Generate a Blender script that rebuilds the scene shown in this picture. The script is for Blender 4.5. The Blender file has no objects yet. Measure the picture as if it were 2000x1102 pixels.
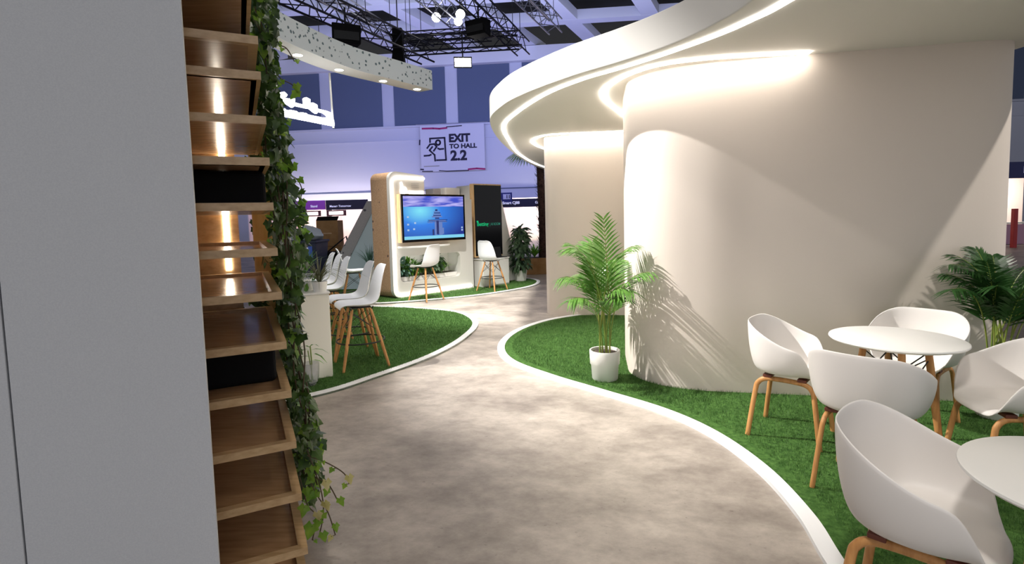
import bpy, bmesh, math, random
from mathutils import Vector, Matrix
random.seed(7)
S = bpy.context.scene
COL = S.collection
PI = math.pi
# ------------------------------------------------------------------ camera
F_PX, CX, CY, EYE = 1040.0, 1000.0, 503.0, 1.55
def cam_axes():
    U = Vector((-0.0247, 1.0, (CY - 425.0) / F_PX)).normalized()
    F = Vector((0, 0, -1)); F = (F - U * F.dot(U)).normalized()
    R = F.cross(U)
    return Matrix((R, F, U))
CAM = cam_axes()
def ray(px, py): return CAM @ Vector(((px - CX) / F_PX, -(py - CY) / F_PX, -1.0))
def at(px, py, z=0.0):
    r = ray(px, py); t = (z - EYE) / r.z
    return Vector((r.x * t, r.y * t, z))
cd = bpy.data.cameras.new('camera'); cam = bpy.data.objects.new('camera', cd); COL.objects.link(cam)
cam.matrix_world = Matrix.Translation((0, 0, EYE)) @ CAM.to_4x4()
cd.sensor_width = 36; cd.lens = F_PX / 2000 * 36; cd.shift_y = -(551 - CY) / 2000
cd.clip_start = 0.05; cd.clip_end = 300
S.camera = cam
S.view_settings.view_transform = 'Standard'; S.view_settings.look = 'None'
S.view_settings.exposure = 0.3; S.view_settings.gamma = 1.0

# ------------------------------------------------------------------ materials
def srgb(r, g, b):
    f = lambda c: (c / 255 / 12.92) if c / 255 <= 0.04045 else ((c / 255 + 0.055) / 1.055) ** 2.4
    return (f(r), f(g), f(b), 1)
def mat(name, col, rough=0.5, spec=0.5, metal=0.0, noise=None, bump=None, emit=None, coat=0, trans=0, sub=0):
    """noise=(scale, colour2, lo, hi, stretch)  bump=(scale, strength)"""
    m = bpy.data.materials.new(name); m.use_nodes = True
    nt = m.node_tree; b = nt.nodes['Principled BSDF']
    b.inputs['Base Color'].default_value = col; b.inputs['Roughness'].default_value = rough
    b.inputs['Specular IOR Level'].default_value = spec; b.inputs['Metallic'].default_value = metal
    b.inputs['Coat Weight'].default_value = coat; b.inputs['Transmission Weight'].default_value = trans
    tc = nt.nodes.new('ShaderNodeTexCoord')
    def tex(scale, stretch=(1, 1, 1), detail=5):
        mp = nt.nodes.new('ShaderNodeMapping'); mp.inputs['Scale'].default_value = stretch
        nt.links.new(tc.outputs['Object'], mp.inputs[0])
        n = nt.nodes.new('ShaderNodeTexNoise'); n.inputs['Scale'].default_value = scale; n.inputs['Detail'].default_value = detail
        nt.links.new(mp.outputs[0], n.inputs['Vector']); return n
    if noise:
        sc, c2, lo, hi = noise[:4]; n = tex(sc, noise[4] if len(noise) > 4 else (1, 1, 1))
        r = nt.nodes.new('ShaderNodeValToRGB'); r.color_ramp.elements[0].position = lo; r.color_ramp.elements[1].position = hi
        r.color_ramp.elements[0].color = col; r.color_ramp.elements[1].color = c2
        nt.links.new(n.outputs['Fac'], r.inputs[0]); nt.links.new(r.outputs[0], b.inputs['Base Color'])
    if bump:
        n = tex(bump[0], bump[2] if len(bump) > 2 else (1, 1, 1)); bp = nt.nodes.new('ShaderNodeBump')
        bp.inputs['Strength'].default_value = bump[1]; bp.inputs['Distance'].default_value = 0.01
        nt.links.new(n.outputs['Fac'], bp.inputs['Height']); nt.links.new(bp.outputs[0], b.inputs['Normal'])
    if emit:
        b.inputs['Emission Color'].default_value = emit[0]; b.inputs['Emission Strength'].default_value = emit[1]
    return m
def node(m, t): return m.node_tree.nodes.new(t)
def link(m, a, b): m.node_tree.links.new(a, b)

M = {}
M['plaster'] = mat('white_stand_wall', srgb(228, 216, 205), 0.6, 0.3, bump=(60, 0.04))
M['canopy'] = mat('white_canopy_fabric', srgb(230, 227, 221), 0.65, 0.25)
M['panel'] = mat('grey_panel_fabric', srgb(220, 221, 224), 0.85, 0.15, noise=(220, srgb(227, 228, 230), 0.35, 0.65), bump=(300, 0.12))
M['gap'] = mat('dark_seam', srgb(18, 18, 22), 0.8)
M['white'] = mat('white_plastic', srgb(232, 227, 222), 0.42, 0.45)
M['stoolwhite'] = mat('stool_white_plastic', srgb(238, 239, 242), 0.35, 0.5)
M['tabletop'] = mat('white_tabletop', srgb(238, 236, 231), 0.28, 0.5)
M['lacquer'] = mat('white_lacquer', srgb(236, 234, 228), 0.35, 0.5)
M['boothpanel'] = mat('booth_panel', srgb(222, 218, 211), 0.5, 0.4)
M['counter'] = mat('cream_counter', srgb(240, 236, 222), 0.5, 0.4)
M['oakleg'] = mat('oak_leg', srgb(205, 150, 92), 0.45, 0.4, noise=(9, srgb(176, 120, 68), 0.4, 0.7, (6, 6, 0.6)))
M['shelfoak'] = mat('shelf_oak', srgb(208, 174, 130), 0.3, 0.5, noise=(7, srgb(184, 148, 104), 0.35, 0.72, (1.2, 8, 8)), coat=0.25)
M['shelfoak'].node_tree.nodes['Principled BSDF'].inputs['Coat Roughness'].default_value = 0.22
M['chip'] = mat('tray_board', srgb(190, 152, 114), 0.25, 0.5, noise=(5, srgb(166, 128, 92), 0.35, 0.72, (1.2, 8, 8)), coat=0.35)
M['chip'].node_tree.nodes['Principled BSDF'].inputs['Coat Roughness'].default_value = 0.18
M['yellowwood'] = mat('light_pine', srgb(234, 198, 146), 0.45, 0.4, noise=(8, srgb(218, 176, 120), 0.4, 0.7, (4, 4, 0.7)))
M['bracket'] = mat('red_brown_bracket', srgb(112, 58, 42), 0.5)
M['black'] = mat('black_metal', srgb(20, 20, 22), 0.45)
M['blackmatte'] = mat('black_cloth', srgb(16, 16, 18), 0.9, 0.2, bump=(25, 0.4))
M['truss'] = mat('aluminium_truss', srgb(176, 180, 196), 0.35, 0.5, metal=0.6)
M['blacktruss'] = mat('black_truss', srgb(34, 36, 48), 0.5, 0.4, metal=0.2)
M['screenoff'] = mat('dark_screen', srgb(8, 9, 13), 0.08, 0.2)
M['navy'] = mat('navy_header', srgb(33, 40, 104), 0.6)
M['darknavy'] = mat('dark_navy_header', srgb(30, 29, 58), 0.6)
M['purple'] = mat('purple_header', srgb(168, 74, 176), 0.6)
M['pink'] = mat('pink_counter', srgb(196, 150, 178), 0.6)
M['blackheader'] = mat('black_header', srgb(30, 22, 38), 0.6)
M['cream'] = mat('cream_booth_wall', srgb(244, 226, 218), 0.7)
M['cardboard'] = mat('cardboard', srgb(166, 126, 80), 0.8, noise=(6, srgb(150, 110, 66), 0.4, 0.7))
M['bin'] = mat('dark_blue_bin', srgb(42, 50, 74), 0.5)
M['red'] = mat('red_post', srgb(188, 40, 44), 0.5)
M['maroon'] = mat('maroon_frame', srgb(84, 36, 40), 0.5)
M['bluewhite'] = mat('pale_blue_panel', srgb(206, 224, 232), 0.5)
M['hallwall'] = mat('hall_wall_paint', srgb(190, 194, 212), 0.8, 0.2)
M['hallpanel'] = mat('hall_dark_panels', srgb(86, 98, 126), 0.7, 0.3)
M['hallceil'] = mat('hall_dark_ceiling', srgb(9, 10, 16), 0.8, noise=(0.6, srgb(4, 4, 7), 0.4, 0.6))
M['beam'] = mat('hall_beam_paint', srgb(214, 216, 228), 0.8, 0.2)
M['soil'] = mat('potting_soil', srgb(96, 82, 72), 0.9, noise=(70, srgb(58, 48, 42), 0.4, 0.6), bump=(60, 0.8))
M['trunk'] = mat('palm_trunk', srgb(74, 50, 42), 0.9, noise=(18, srgb(44, 28, 26), 0.4, 0.6, (1, 1, 3)), bump=(20, 0.8))
M['flower'] = mat('white_petals', srgb(240, 243, 246), 0.6)
M['bag'] = mat('white_bag', srgb(226, 236, 244), 0.5)
M['ink'] = mat('navy_ink', srgb(8, 6, 44), 0.7)
M['magenta'] = mat('magenta_ink', srgb(150, 28, 96), 0.7)
M['sign'] = mat('banner_cloth', srgb(196, 198, 216), 0.7)
M['greyink'] = mat('grey_ink', srgb(150, 150, 152), 0.7)
M['whiteink'] = mat('white_ink', srgb(235, 235, 245), 0.6, emit=(srgb(235, 235, 255), 0.25))
M['bluelabel'] = mat('blue_label', srgb(70, 110, 220), 0.5)
M['edging'] = mat('white_edging', srgb(244, 244, 244), 0.45, 0.4)
M['glass'] = mat('clear_glass', (0.86, 0.86, 0.87, 1), 0.04, 0.6, trans=0.78)
M['glass'].node_tree.nodes['Principled BSDF'].inputs['IOR'].default_value = 1.46
def leafmat(name, c1, c2, rough=0.38, tr=0.25):
    m = mat(name, c1, rough, 0.5, noise=(14, c2, 0.35, 0.65)); b = m.node_tree.nodes['Principled BSDF']
    ramp = [n for n in m.node_tree.nodes if n.type == 'VALTORGB'][0]
    t = node(m, 'ShaderNodeBsdfTranslucent'); mx = node(m, 'ShaderNodeMixShader'); mx.inputs[0].default_value = tr
    link(m, ramp.outputs[0], t.inputs[0]); link(m, b.outputs[0], mx.inputs[1]); link(m, t.outputs[0], mx.inputs[2])
    link(m, mx.outputs[0], m.node_tree.nodes['Material Output'].inputs[0]); return m
M['ivy'] = leafmat('ivy_leaf', srgb(40, 66, 30), srgb(78, 108, 44), 0.35)
M['ivylight'] = leafmat('ivy_young_leaf', srgb(110, 160, 50), srgb(150, 186, 70), 0.4, 0.4)
M['ivypale'] = leafmat('ivy_pale_leaf', srgb(196, 190, 110), srgb(224, 214, 160), 0.5, 0.4)
M['ivystem'] = mat('ivy_stem', srgb(84, 70, 48), 0.7)
M['palm'] = leafmat('palm_leaf', srgb(80, 128, 50), srgb(116, 162, 74), 0.3)
M['palmdark'] = leafmat('dark_palm_leaf', srgb(40, 76, 36), srgb(60, 100, 48), 0.35)
M['palmstem'] = mat('palm_stem', srgb(122, 146, 62), 0.4, noise=(6, srgb(150, 150, 70), 0.4, 0.7))
M['fern'] = leafmat('fern_leaf', srgb(66, 116, 44), srgb(112, 160, 62), 0.4)
M['limeleaf'] = leafmat('lime_leaf', srgb(110, 176, 50), srgb(140, 200, 70), 0.4)
M['ficus'] = leafmat('long_dark_leaf', srgb(62, 92, 62), srgb(104, 132, 96), 0.35)
M['bluegreen'] = leafmat('blue_green_leaf', srgb(70, 110, 96), srgb(120, 158, 140), 0.4)
M['sage'] = leafmat('grey_green_leaf', srgb(90, 96, 66), srgb(130, 130, 96), 0.5)

# emissive lamps
def emis(name, col, st, base=0.8):
    return mat(name, (base, base, base, 1), 0.5, emit=(col, st))
M['led'] = emis('warm_white_led', (1.0, 0.95, 0.88, 1), 8.0)
M['ledwall'] = emis('bright_wall_led', (1.0, 0.93, 0.84, 1), 22.0)
M['ledbooth'] = emis('booth_led', (1.0, 0.95, 0.9, 1), 5.0)
M['ledshelf'] = emis('shelf_led', (1.0, 0.9, 0.75, 1), 14.0)
M['lamp'] = emis('lamp_lens', (1.0, 0.96, 0.9, 1), 25.0)
M['neon'] = emis('lit_letters', (0.95, 0.97, 1.0, 1), 6.0)
M['logo'] = emis('lit_logo', (1.0, 0.98, 0.95, 1), 3.0)
M['greenlit'] = emis('green_screen_letters', srgb(0, 190, 120), 0.7, 0.01)
M['greydot'] = emis('teal_screen_letters', srgb(40, 120, 100), 0.7, 0.01)
M['icon'] = emis('screen_icons', srgb(190, 220, 255), 0.6, 0.01)
M['taskbar'] = emis('screen_taskbar', srgb(130, 215, 245), 0.75, 0.01)
M['tower'] = emis('screen_tower_light', srgb(120, 150, 225), 0.55, 0.01)
M['towerdark'] = emis('screen_tower_dark', srgb(18, 40, 120), 0.6, 0.01)

def floor_material():
    m = mat('grey_concrete_vinyl', srgb(170, 162, 156), 0.42, 0.4)
    b = m.node_tree.nodes['Principled BSDF']; tc = node(m, 'ShaderNodeTexCoord')
    rot = node(m, 'ShaderNodeMapping'); rot.inputs['Rotation'].default_value = (0, 0, 0.6); rot.inputs['Scale'].default_value = (1.0, 1.35, 1)
    link(m, tc.outputs['Object'], rot.inputs[0])
    n1 = node(m, 'ShaderNodeTexNoise'); n1.inputs['Scale'].default_value = 1.15; n1.inputs['Detail'].default_value = 9; n1.inputs['Roughness'].default_value = 0.62
    n2 = node(m, 'ShaderNodeTexNoise'); n2.inputs['Scale'].default_value = 8; n2.inputs['Detail'].default_value = 8; n2.inputs['Roughness'].default_value = 0.72
    n3 = node(m, 'ShaderNodeTexNoise'); n3.inputs['Scale'].default_value = 30; n3.inputs['Detail'].default_value = 3
    for n in (n1, n2, n3): link(m, rot.outputs[0], n.inputs['Vector'])
    r1 = node(m, 'ShaderNodeValToRGB'); r1.color_ramp.elements[0].position = 0.34; r1.color_ramp.elements[1].position = 0.66
    r1.color_ramp.elements[0].color = srgb(140, 130, 121); r1.color_ramp.elements[1].color = srgb(206, 195, 183)
    r2 = node(m, 'ShaderNodeValToRGB'); r2.color_ramp.elements[0].position = 0.3; r2.color_ramp.elements[1].position = 0.62
    r2.color_ramp.elements[0].color = (0.62, 0.61, 0.6, 1); r2.color_ramp.elements[1].color = (1, 1, 1, 1)
    r3 = node(m, 'ShaderNodeValToRGB'); r3.color_ramp.elements[0].position = 0.26; r3.color_ramp.elements[1].position = 0.33
    r3.color_ramp.elements[0].color = (0.6, 0.58, 0.57, 1); r3.color_ramp.elements[1].color = (1, 1, 1, 1)
    link(m, n1.outputs['Fac'], r1.inputs[0]); link(m, n2.outputs['Fac'], r2.inputs[0]); link(m, n3.outputs['Fac'], r3.inputs[0])
    a = node(m, 'ShaderNodeMixRGB'); a.blend_type = 'MULTIPLY'; a.inputs[0].default_value = 0.75
    link(m, r1.outputs[0], a.inputs[1]); link(m, r2.outputs[0], a.inputs[2])
    c = node(m, 'ShaderNodeMixRGB'); c.blend_type = 'MULTIPLY'; c.inputs[0].default_value = 0.7
    link(m, a.outputs[0], c.inputs[1]); link(m, r3.outputs[0], c.inputs[2]); link(m, c.outputs[0], b.inputs['Base Color'])
    bp = node(m, 'ShaderNodeBump'); bp.inputs['Strength'].default_value = 0.12; bp.inputs['Distance'].default_value = 0.004
    link(m, n2.outputs['Fac'], bp.inputs['Height']); link(m, bp.outputs[0], b.inputs['Normal'])
    return m
M['floor'] = floor_material()
M['turf'] = mat('turf_base', srgb(54, 86, 38), 0.9, 0.1, noise=(34, srgb(82, 118, 58), 0.35, 0.7), bump=(90, 1.0))
M['blade'] = leafmat('turf_blade', srgb(60, 96, 42), srgb(94, 132, 66), 0.6, 0.2)
def speck_material(name, base, speck, scale, thr, base2=None):
    m = mat(name, base, 0.7, 0.2); b = m.node_tree.nodes['Principled BSDF']; tc = node(m, 'ShaderNodeTexCoord')
    v = node(m, 'ShaderNodeTexVoronoi'); v.inputs['Scale'].default_value = scale; link(m, tc.outputs['Object'], v.inputs['Vector'])
    n = node(m, 'ShaderNodeTexNoise'); n.inputs['Scale'].default_value = scale * 2.2; link(m, tc.outputs['Object'], n.inputs['Vector'])
    ad = node(m, 'ShaderNodeMath'); ad.operation = 'MULTIPLY_ADD'; ad.inputs[1].default_value = 0.35; link(m, n.outputs['Fac'], ad.inputs[0]); link(m, v.outputs['Distance'], ad.inputs[2])
    r = node(m, 'ShaderNodeValToRGB'); r.color_ramp.elements[0].position = thr; r.color_ramp.elements[1].position = thr + 0.05
    r.color_ramp.elements[0].color = speck; r.color_ramp.elements[1].color = base
    link(m, ad.outputs[0], r.inputs[0])
    if base2:
        g = node(m, 'ShaderNodeTexNoise'); g.inputs['Scale'].default_value = 60; g.inputs['Detail'].default_value = 6; link(m, tc.outputs['Object'], g.inputs['Vector'])
        rr = node(m, 'ShaderNodeValToRGB'); rr.color_ramp.elements[0].position = 0.4; rr.color_ramp.elements[1].position = 0.65
        rr.color_ramp.elements[0].color = base2; rr.color_ramp.elements[1].color = (1, 1, 1, 1); link(m, g.outputs['Fac'], rr.inputs[0])
        mu = node(m, 'ShaderNodeMixRGB'); mu.blend_type = 'MULTIPLY'; mu.inputs[0].default_value = 1
        link(m, r.outputs[0], mu.inputs[1]); link(m, rr.outputs[0], mu.inputs[2]); link(m, mu.outputs[0], b.inputs['Base Color'])
    else: link(m, r.outputs[0], b.inputs['Base Color'])
    return m
M['ringface'] = speck_material('dotted_ring_fabric', srgb(232, 238, 240), srgb(112, 130, 136), 11, 0.40)
M['cork'] = speck_material('printed_cork', srgb(204, 168, 134), srgb(110, 92, 84), 5.0, 0.26, (0.74, 0.7, 0.66, 1))
M['greycork'] = speck_material('grey_printed_cork', srgb(186, 182, 184), srgb(96, 96, 104), 5.0, 0.27, (0.82, 0.82, 0.82, 1))

# ------------------------------------------------------------------ mesh helpers
class MB:
    def __init__(s): s.v = []; s.f = []
    def add(s, vs, fs):
        o = len(s.v); s.v += [tuple(p) for p in vs]; s.f += [tuple(i + o for i in f) for f in fs]; return s
    def box(s, c, d, rz=0, ex=None, ey=None):
        c = Vector(c); ex = Vector(ex or (math.cos(rz), math.sin(rz), 0)); ey = Vector(ey or (-ex.y, ex.x, 0)); ez = Vector((0, 0, 1))
        vs = [c + ex * (d[0] / 2 * a) + ey * (d[1] / 2 * b) + ez * (d[2] / 2 * g) for a in (-1, 1) for b in (-1, 1) for g in (-1, 1)]
        return s.add(vs, [(0, 1, 3, 2), (4, 6, 7, 5), (0, 4, 5, 1), (2, 3, 7, 6), (0, 2, 6, 4), (1, 5, 7, 3)])
    def tube(s, pts, r, n=8, caps=True, flat=1.0):
        pts = [Vector(p) for p in pts]; rs = r if isinstance(r, (list, tuple)) else [r] * len(pts); rings = []
        prev = None
        for i, p in enumerate(pts):
            t = (pts[min(i + 1, len(pts) - 1)] - pts[max(i - 1, 0)]).normalized()
            if prev is None:
                a = Vector((0, 0, 1)) if abs(t.z) < 0.9 else Vector((1, 0, 0)); u = t.cross(a).normalized()
            else: u = (prev - t * prev.dot(t)).normalized()
            w = t.cross(u); prev = u
            rings.append([p + (u * math.cos(2 * PI * k / n) + w * math.sin(2 * PI * k / n) * flat) * rs[i] for k in range(n)])
        vs = [q for rg in rings for q in rg]; fs = []
        for i in range(len(pts) - 1):
            for k in range(n): fs.append((i * n + k, i * n + (k + 1) % n, (i + 1) * n + (k + 1) % n, (i + 1) * n + k))
        if caps: fs.append(tuple(range(n - 1, -1, -1))); fs.append(tuple((len(pts) - 1) * n + k for k in range(n)))
        return s.add(vs, fs)
    def prism(s, poly, z0, z1):
        n = len(poly); a = sum(poly[i][0] * poly[(i + 1) % n][1] - poly[(i + 1) % n][0] * poly[i][1] for i in range(n))
        if a < 0: poly = poly[::-1]
        vs = [(p[0], p[1], z0) for p in poly] + [(p[0], p[1], z1) for p in poly]
        return s.add(vs, [tuple(range(n - 1, -1, -1)), tuple(range(n, 2 * n))] + [(i, (i + 1) % n, n + (i + 1) % n, n + i) for i in range(n)])
    def lathe(s, prof, c=(0, 0, 0), n=32):
        c = Vector(c); vs = []; fs = []
        for (r, z) in prof:
            for k in range(n): vs.append(c + Vector((r * math.cos(2 * PI * k / n), r * math.sin(2 * PI * k / n), z)))
        for i in range(len(prof) - 1):
            for k in range(n): fs.append((i * n + k, i * n + (k + 1) % n, (i + 1) * n + (k + 1) % n, (i + 1) * n + k))
        return s.add(vs, fs)
    def strip(s, pts, side, w):                       # a leaf blade: pts along, side dir, widths
        vs = []; fs = []
        for p, wd in zip(pts, w): vs += [Vector(p) - Vector(side) * wd, Vector(p) + Vector(side) * wd]
        for i in range(len(pts) - 1): fs.append((2 * i, 2 * i + 1, 2 * i + 3, 2 * i + 2))
        return s.add(vs, fs)
    def build(s, name, m, parent=None, loc=None, smooth=False, bevel=0, seg=2, rz=0):
        me = bpy.data.meshes.new(name); me.from_pydata(s.v, [], s.f); me.update()
        o = bpy.data.objects.new(name, me); COL.objects.link(o); me.materials.append(m)
        if parent is not None: o.parent = parent
        if loc is not None: o.location = loc
        if rz: o.rotation_euler.z = rz
        if smooth:
            for p in me.polygons: p.use_smooth = True
            me.set_sharp_from_angle(angle=0.8)
        if bevel:
            b = o.modifiers.new('bevel', 'BEVEL'); b.width = bevel; b.segments = seg; b.limit_method = 'ANGLE'; b.angle_limit = 0.6
        return o
def tag(o, label=None, cat=None, group=None, kind=None):
    if label: o['label'] = label
    if cat: o['category'] = cat
    if group: o['group'] = group
    if kind: o['kind'] = kind
    return o
def thing(name, label, cat, loc=(0, 0, 0), rz=0, group=None):
    o = bpy.data.objects.new(name, None); COL.objects.link(o); o.location = loc; o.rotation_euler.z = rz; o.empty_display_size = 0.1
    return tag(o, label, cat, group)
def dup(root, loc, rz, label):
    r = root.copy(); COL.objects.link(r); r.location = loc; r.rotation_euler.z = rz; r['label'] = label
    for ch in list(root.children):
        c = ch.copy(); COL.objects.link(c); c.parent = r
        for g in list(ch.children):
            d = g.copy(); COL.objects.link(d); d.parent = c
    return r
def spline(pts, n=8, closed=False):
    P = [Vector(p) for p in pts]; out = []; N = len(P)
    for i in range(N if closed else N - 1):
        if closed: a, b, c, d = P[(i - 1) % N], P[i], P[(i + 1) % N], P[(i + 2) % N]
        else: a, b, c, d = P[max(i - 1, 0)], P[i], P[i + 1], P[min(i + 2, N - 1)]
        for k in range(n):
            t = k / n
            out.append(0.5 * ((2 * b) + (c - a) * t + (2 * a - 5 * b + 4 * c - d) * t * t + (3 * b - a - 3 * c + d) * t ** 3))
    if not closed: out.append(P[-1])
    return out
def offset(path, d, closed=False):
    out = []; N = len(path)
    for i, p in enumerate(path):
        a = path[(i - 1) % N] if closed else path[max(i - 1, 0)]; b = path[(i + 1) % N] if closed else path[min(i + 1, N - 1)]
        t = Vector((b[0] - a[0], b[1] - a[1])).normalized(); out.append(Vector((p[0] - t.y * d, p[1] + t.x * d)))
    return out
def ribbon(mb, path, w, z0, z1):                     # band of width w to the left of the path
    L = [Vector((p[0], p[1])) for p in path]; R = offset(L, w); n = len(L)
    vs = [(p.x, p.y, z0) for p in L] + [(p.x, p.y, z0) for p in R] + [(p.x, p.y, z1) for p in L] + [(p.x, p.y, z1) for p in R]; fs = []
    for i in range(n - 1):
        fs += [(i, i + n, i + n + 1, i + 1), (2 * n + i, 2 * n + i + 1, 3 * n + i + 1, 3 * n + i), (i, i + 1, 2 * n + i + 1, 2 * n + i), (n + i, 3 * n + i, 3 * n + i + 1, n + i + 1)]
    fs += [(0, 2 * n, 3 * n, n), (n - 1, 2 * n - 1, 4 * n - 1, 3 * n - 1)]
    return mb.add(vs, fs)
def curve_plate(name, loops, depth, m, parent, frame, bevel=0.0):
    """flat plate in the frame's XY plane, thickness along -/+Z; extra loops are holes"""
    cu = bpy.data.curves.new(name, 'CURVE'); cu.dimensions = '2D'; cu.fill_mode = 'BOTH'; cu.extrude = depth / 2
    for lp in loops:
        sp = cu.splines.new('POLY'); sp.points.add(len(lp) - 1); sp.use_cyclic_u = True
        for q, p in zip(sp.points, lp): q.co = (p[0], p[1], 0, 1)
    tmp = bpy.data.objects.new(name, cu); COL.objects.link(tmp)
    dg = bpy.context.evaluated_depsgraph_get(); me = bpy.data.meshes.new_from_object(tmp.evaluated_get(dg))
    bpy.data.objects.remove(tmp); me.transform(frame); me.materials.clear(); me.materials.append(m)
    o = bpy.data.objects.new(name, me); COL.objects.link(o)
    if parent is not None: o.parent = parent
    return o
def text(name, body, size, m, parent, frame, depth=0.004, bold=0.0, align='LEFT', xs=1.0):
    cu = bpy.data.curves.new(name, 'FONT'); cu.body = body; cu.size = size; cu.extrude = depth; cu.offset = bold; cu.align_x = align
    tmp = bpy.data.objects.new(name, cu); COL.objects.link(tmp)
    dg = bpy.context.evaluated_depsgraph_get(); me = bpy.data.meshes.new_from_object(tmp.evaluated_get(dg))
    bpy.data.objects.remove(tmp); me.transform(Matrix.Diagonal((xs, 1, 1, 1))); me.transform(frame); me.materials.clear(); me.materials.append(m)
    o = bpy.data.objects.new(name, me); COL.objects.link(o)
    if parent is not None: o.parent = parent
    return o
def frame(origin, ex, ey=(0, 0, 1)):
    ex = Vector(ex).normalized(); ey = Vector(ey).normalized(); ez = ex.cross(ey)
    return Matrix(((ex.x, ey.x, ez.x, origin[0]), (ex.y, ey.y, ez.y, origin[1]), (ex.z, ey.z, ez.z, origin[2]), (0, 0, 0, 1)))
def rrect(x0, y0, x1, y1, r, n=6):
    out = []
    for cx, cy, a0 in ((x1 - r, y1 - r, 0), (x0 + r, y1 - r, 90), (x0 + r, y0 + r, 180), (x1 - r, y0 + r, 270)):
        for k in range(n + 1):
            a = math.radians(a0 + 90 * k / n); out.append((cx + r * math.cos(a), cy + r * math.sin(a)))
    return out

# ------------------------------------------------------------------ the ground
tag(MB().box((5, 22, -0.05), (110, 70, 0.1)).build('floor', M['floor']), kind='structure')

edge_r = spline([at(*p) for p in [(1230, 606), (1120, 620), (1060, 632), (1010, 652), (986, 678), (1003, 706), (1080, 736), (1180, 766), (1300, 803), (1400, 848), (1500, 918), (1588, 1010), (1648, 1102)]] + [Vector((1.34, 1.75, 0)), Vector((1.2, 1.0, 0))], 8)
poly_r = [(p.x, p.y) for p in edge_r] + [(4.3, 0.9), (4.35, 4.9), (2.4, 8.6)]
edge_l = spline([Vector((-3.6, 3.75, 0)), Vector((-2.6, 4.15, 0))] + [at(*p) for p in [(618, 776), (740, 738), (850, 697), (912, 661), (934, 632), (902, 612), (832, 604), (750, 600)]] + [Vector((-3.6, 9.7, 0)), Vector((-5.2, 9.6, 0))], 8)
poly_l = [(p.x, p.y) for p in edge_l] + [(-6.2, 8.0), (-5.6, 4.6)]
edge_b = spline([Vector((-4.0, 10.3, 0)), Vector((-3.1, 9.95, 0))] + [at(*p) for p in [(755, 594), (870, 585), (960, 575), (1038, 561), (1055, 551), (1036, 545)]] + [Vector((-0.2, 13.9, 0)), Vector((-1.4, 14.1, 0))], 8)
poly_b = [(p.x, p.y) for p in edge_b] + [(-3.6, 13.2), (-4.6, 11.6)]
for nm, poly in (('lawn_right', poly_r), ('lawn_left', poly_l), ('lawn_back', poly_b)):
    tag(MB().prism(poly, 0.0, 0.018).build(nm, M['turf']), kind='structure')
for i, (e, w) in enumerate(((edge_r, 0.085), (edge_l, 0.085), (edge_b, 0.085))):
    mb = MB(); ribbon(mb, [(p.x, p.y) for p in e], -w if i == 0 else w, 0.0, 0.024)
    tag(mb.build('trim_%d' % (i + 1), M['edging']), kind='structure')
def inside(poly, x, y):
    c = False; n = len(poly); j = n - 1
    for i in range(n):
        a, b = poly[i], poly[j]
        if (a[1] > y) != (b[1] > y) and x < (b[0] - a[0]) * (y - a[1]) / (b[1] - a[1]) + a[0]: c = not c
        j = i
    return c
def blades(name, poly, box, count, h, w, label):
    rnd = random.Random(3); v = []; f = []
    while count > 0:
        x = rnd.uniform(box[0], box[1]); y = rnd.uniform(box[2], box[3])
        if not all(inside(poly, x + i, y + j) for i, j in ((-.09, -.02), (.09, .02), (.02, -.09), (-.02, .09))): continue
        if any(inside(pp, x, y) for pp in avoid): continue
        count -= 1; a = rnd.uniform(0, PI); hh = h * rnd.uniform(0.6, 1.2); ww = w * rnd.uniform(0.7, 1.3); lx = rnd.uniform(-.6, .6) * hh; ly = rnd.uniform(-.6, .6) * hh
        n = len(v); v += [(x - ww * math.cos(a), y - ww * math.sin(a), 0.016), (x + ww * math.cos(a), y + ww * math.sin(a), 0.016), (x + lx, y + ly, 0.018 + hh)]
        f.append((n, n + 1, n + 2))
    mb = MB(); mb.v = v; mb.f = f
    tag(mb.build(name, M['blade']), label, 'grass', kind='stuff')

# ------------------------------------------------------------------ hall shell
def wy(x): return 40 - 0.1056 * x
WDIR = Vector((0.9945, -0.105, 0)); WANG = math.atan2(-0.105, 0.9945)
def on_wall(x, z, out=0.0): return Vector((x - 0.105 * out, wy(x) - 0.9945 * out, z))
tag(MB().box(on_wall(5, 7.0, -0.2), (110, 0.4, 14.0), WANG).build('wall_back', M['hallwall']), kind='structure')
mbs = MB()
k = 0
pil = [-23.3, -18.6, -13.9, -9.05, -4.2, 0.6, 5.4, 10.2, 15, 20, 25, 30, 35, 40]
for i in range(len(pil) - 1):
    a, b = pil[i] + 0.45, pil[i + 1] - 0.45
    mb = MB().box(on_wall((a + b) / 2, 10.72, 0.03), (b - a, 0.06, 4.2), WANG)
    tag(mb.build('window_%d' % (i + 1), M['hallpanel']), kind='structure')
tag(MB().box(on_wall(5, 8.55, 0.1), (110, 0.2, 0.14), WANG).box(on_wall(5, 7.55, 0.04), (110, 0.08, 0.05), WANG).build('trim_4', M['hallwall']), kind='structure')
tag(MB().box(on_wall(5, 3.75, 0.05), (110, 0.1, 0.06), WANG).build('trim_5', M['hallpanel']), kind='structure')
tag(MB().box(on_wall(5, 13.35, 0.25), (110, 0.5, 1.0), WANG).build('trim_6', M['beam']), kind='structure')
tag(MB().box((5, 18, 15.6), (130, 70, 0.3)).build('ceiling', M['hallceil']), kind='structure')
LD = Vector((0.44, 0.898, 0)); n = 0
for x35 in (-20, -15, -10.1, -5.4, -0.6, 4.15, 9.4, 14.2, 19):
    c = Vector((x35, 35, 14.2)) - LD * 8
    tag(MB().box(c, (1.0, 30, 0.6), 0, Vector((LD.y, -LD.x, 0)), LD).build('ceiling_beam', M['beam']), kind='structure')
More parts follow.
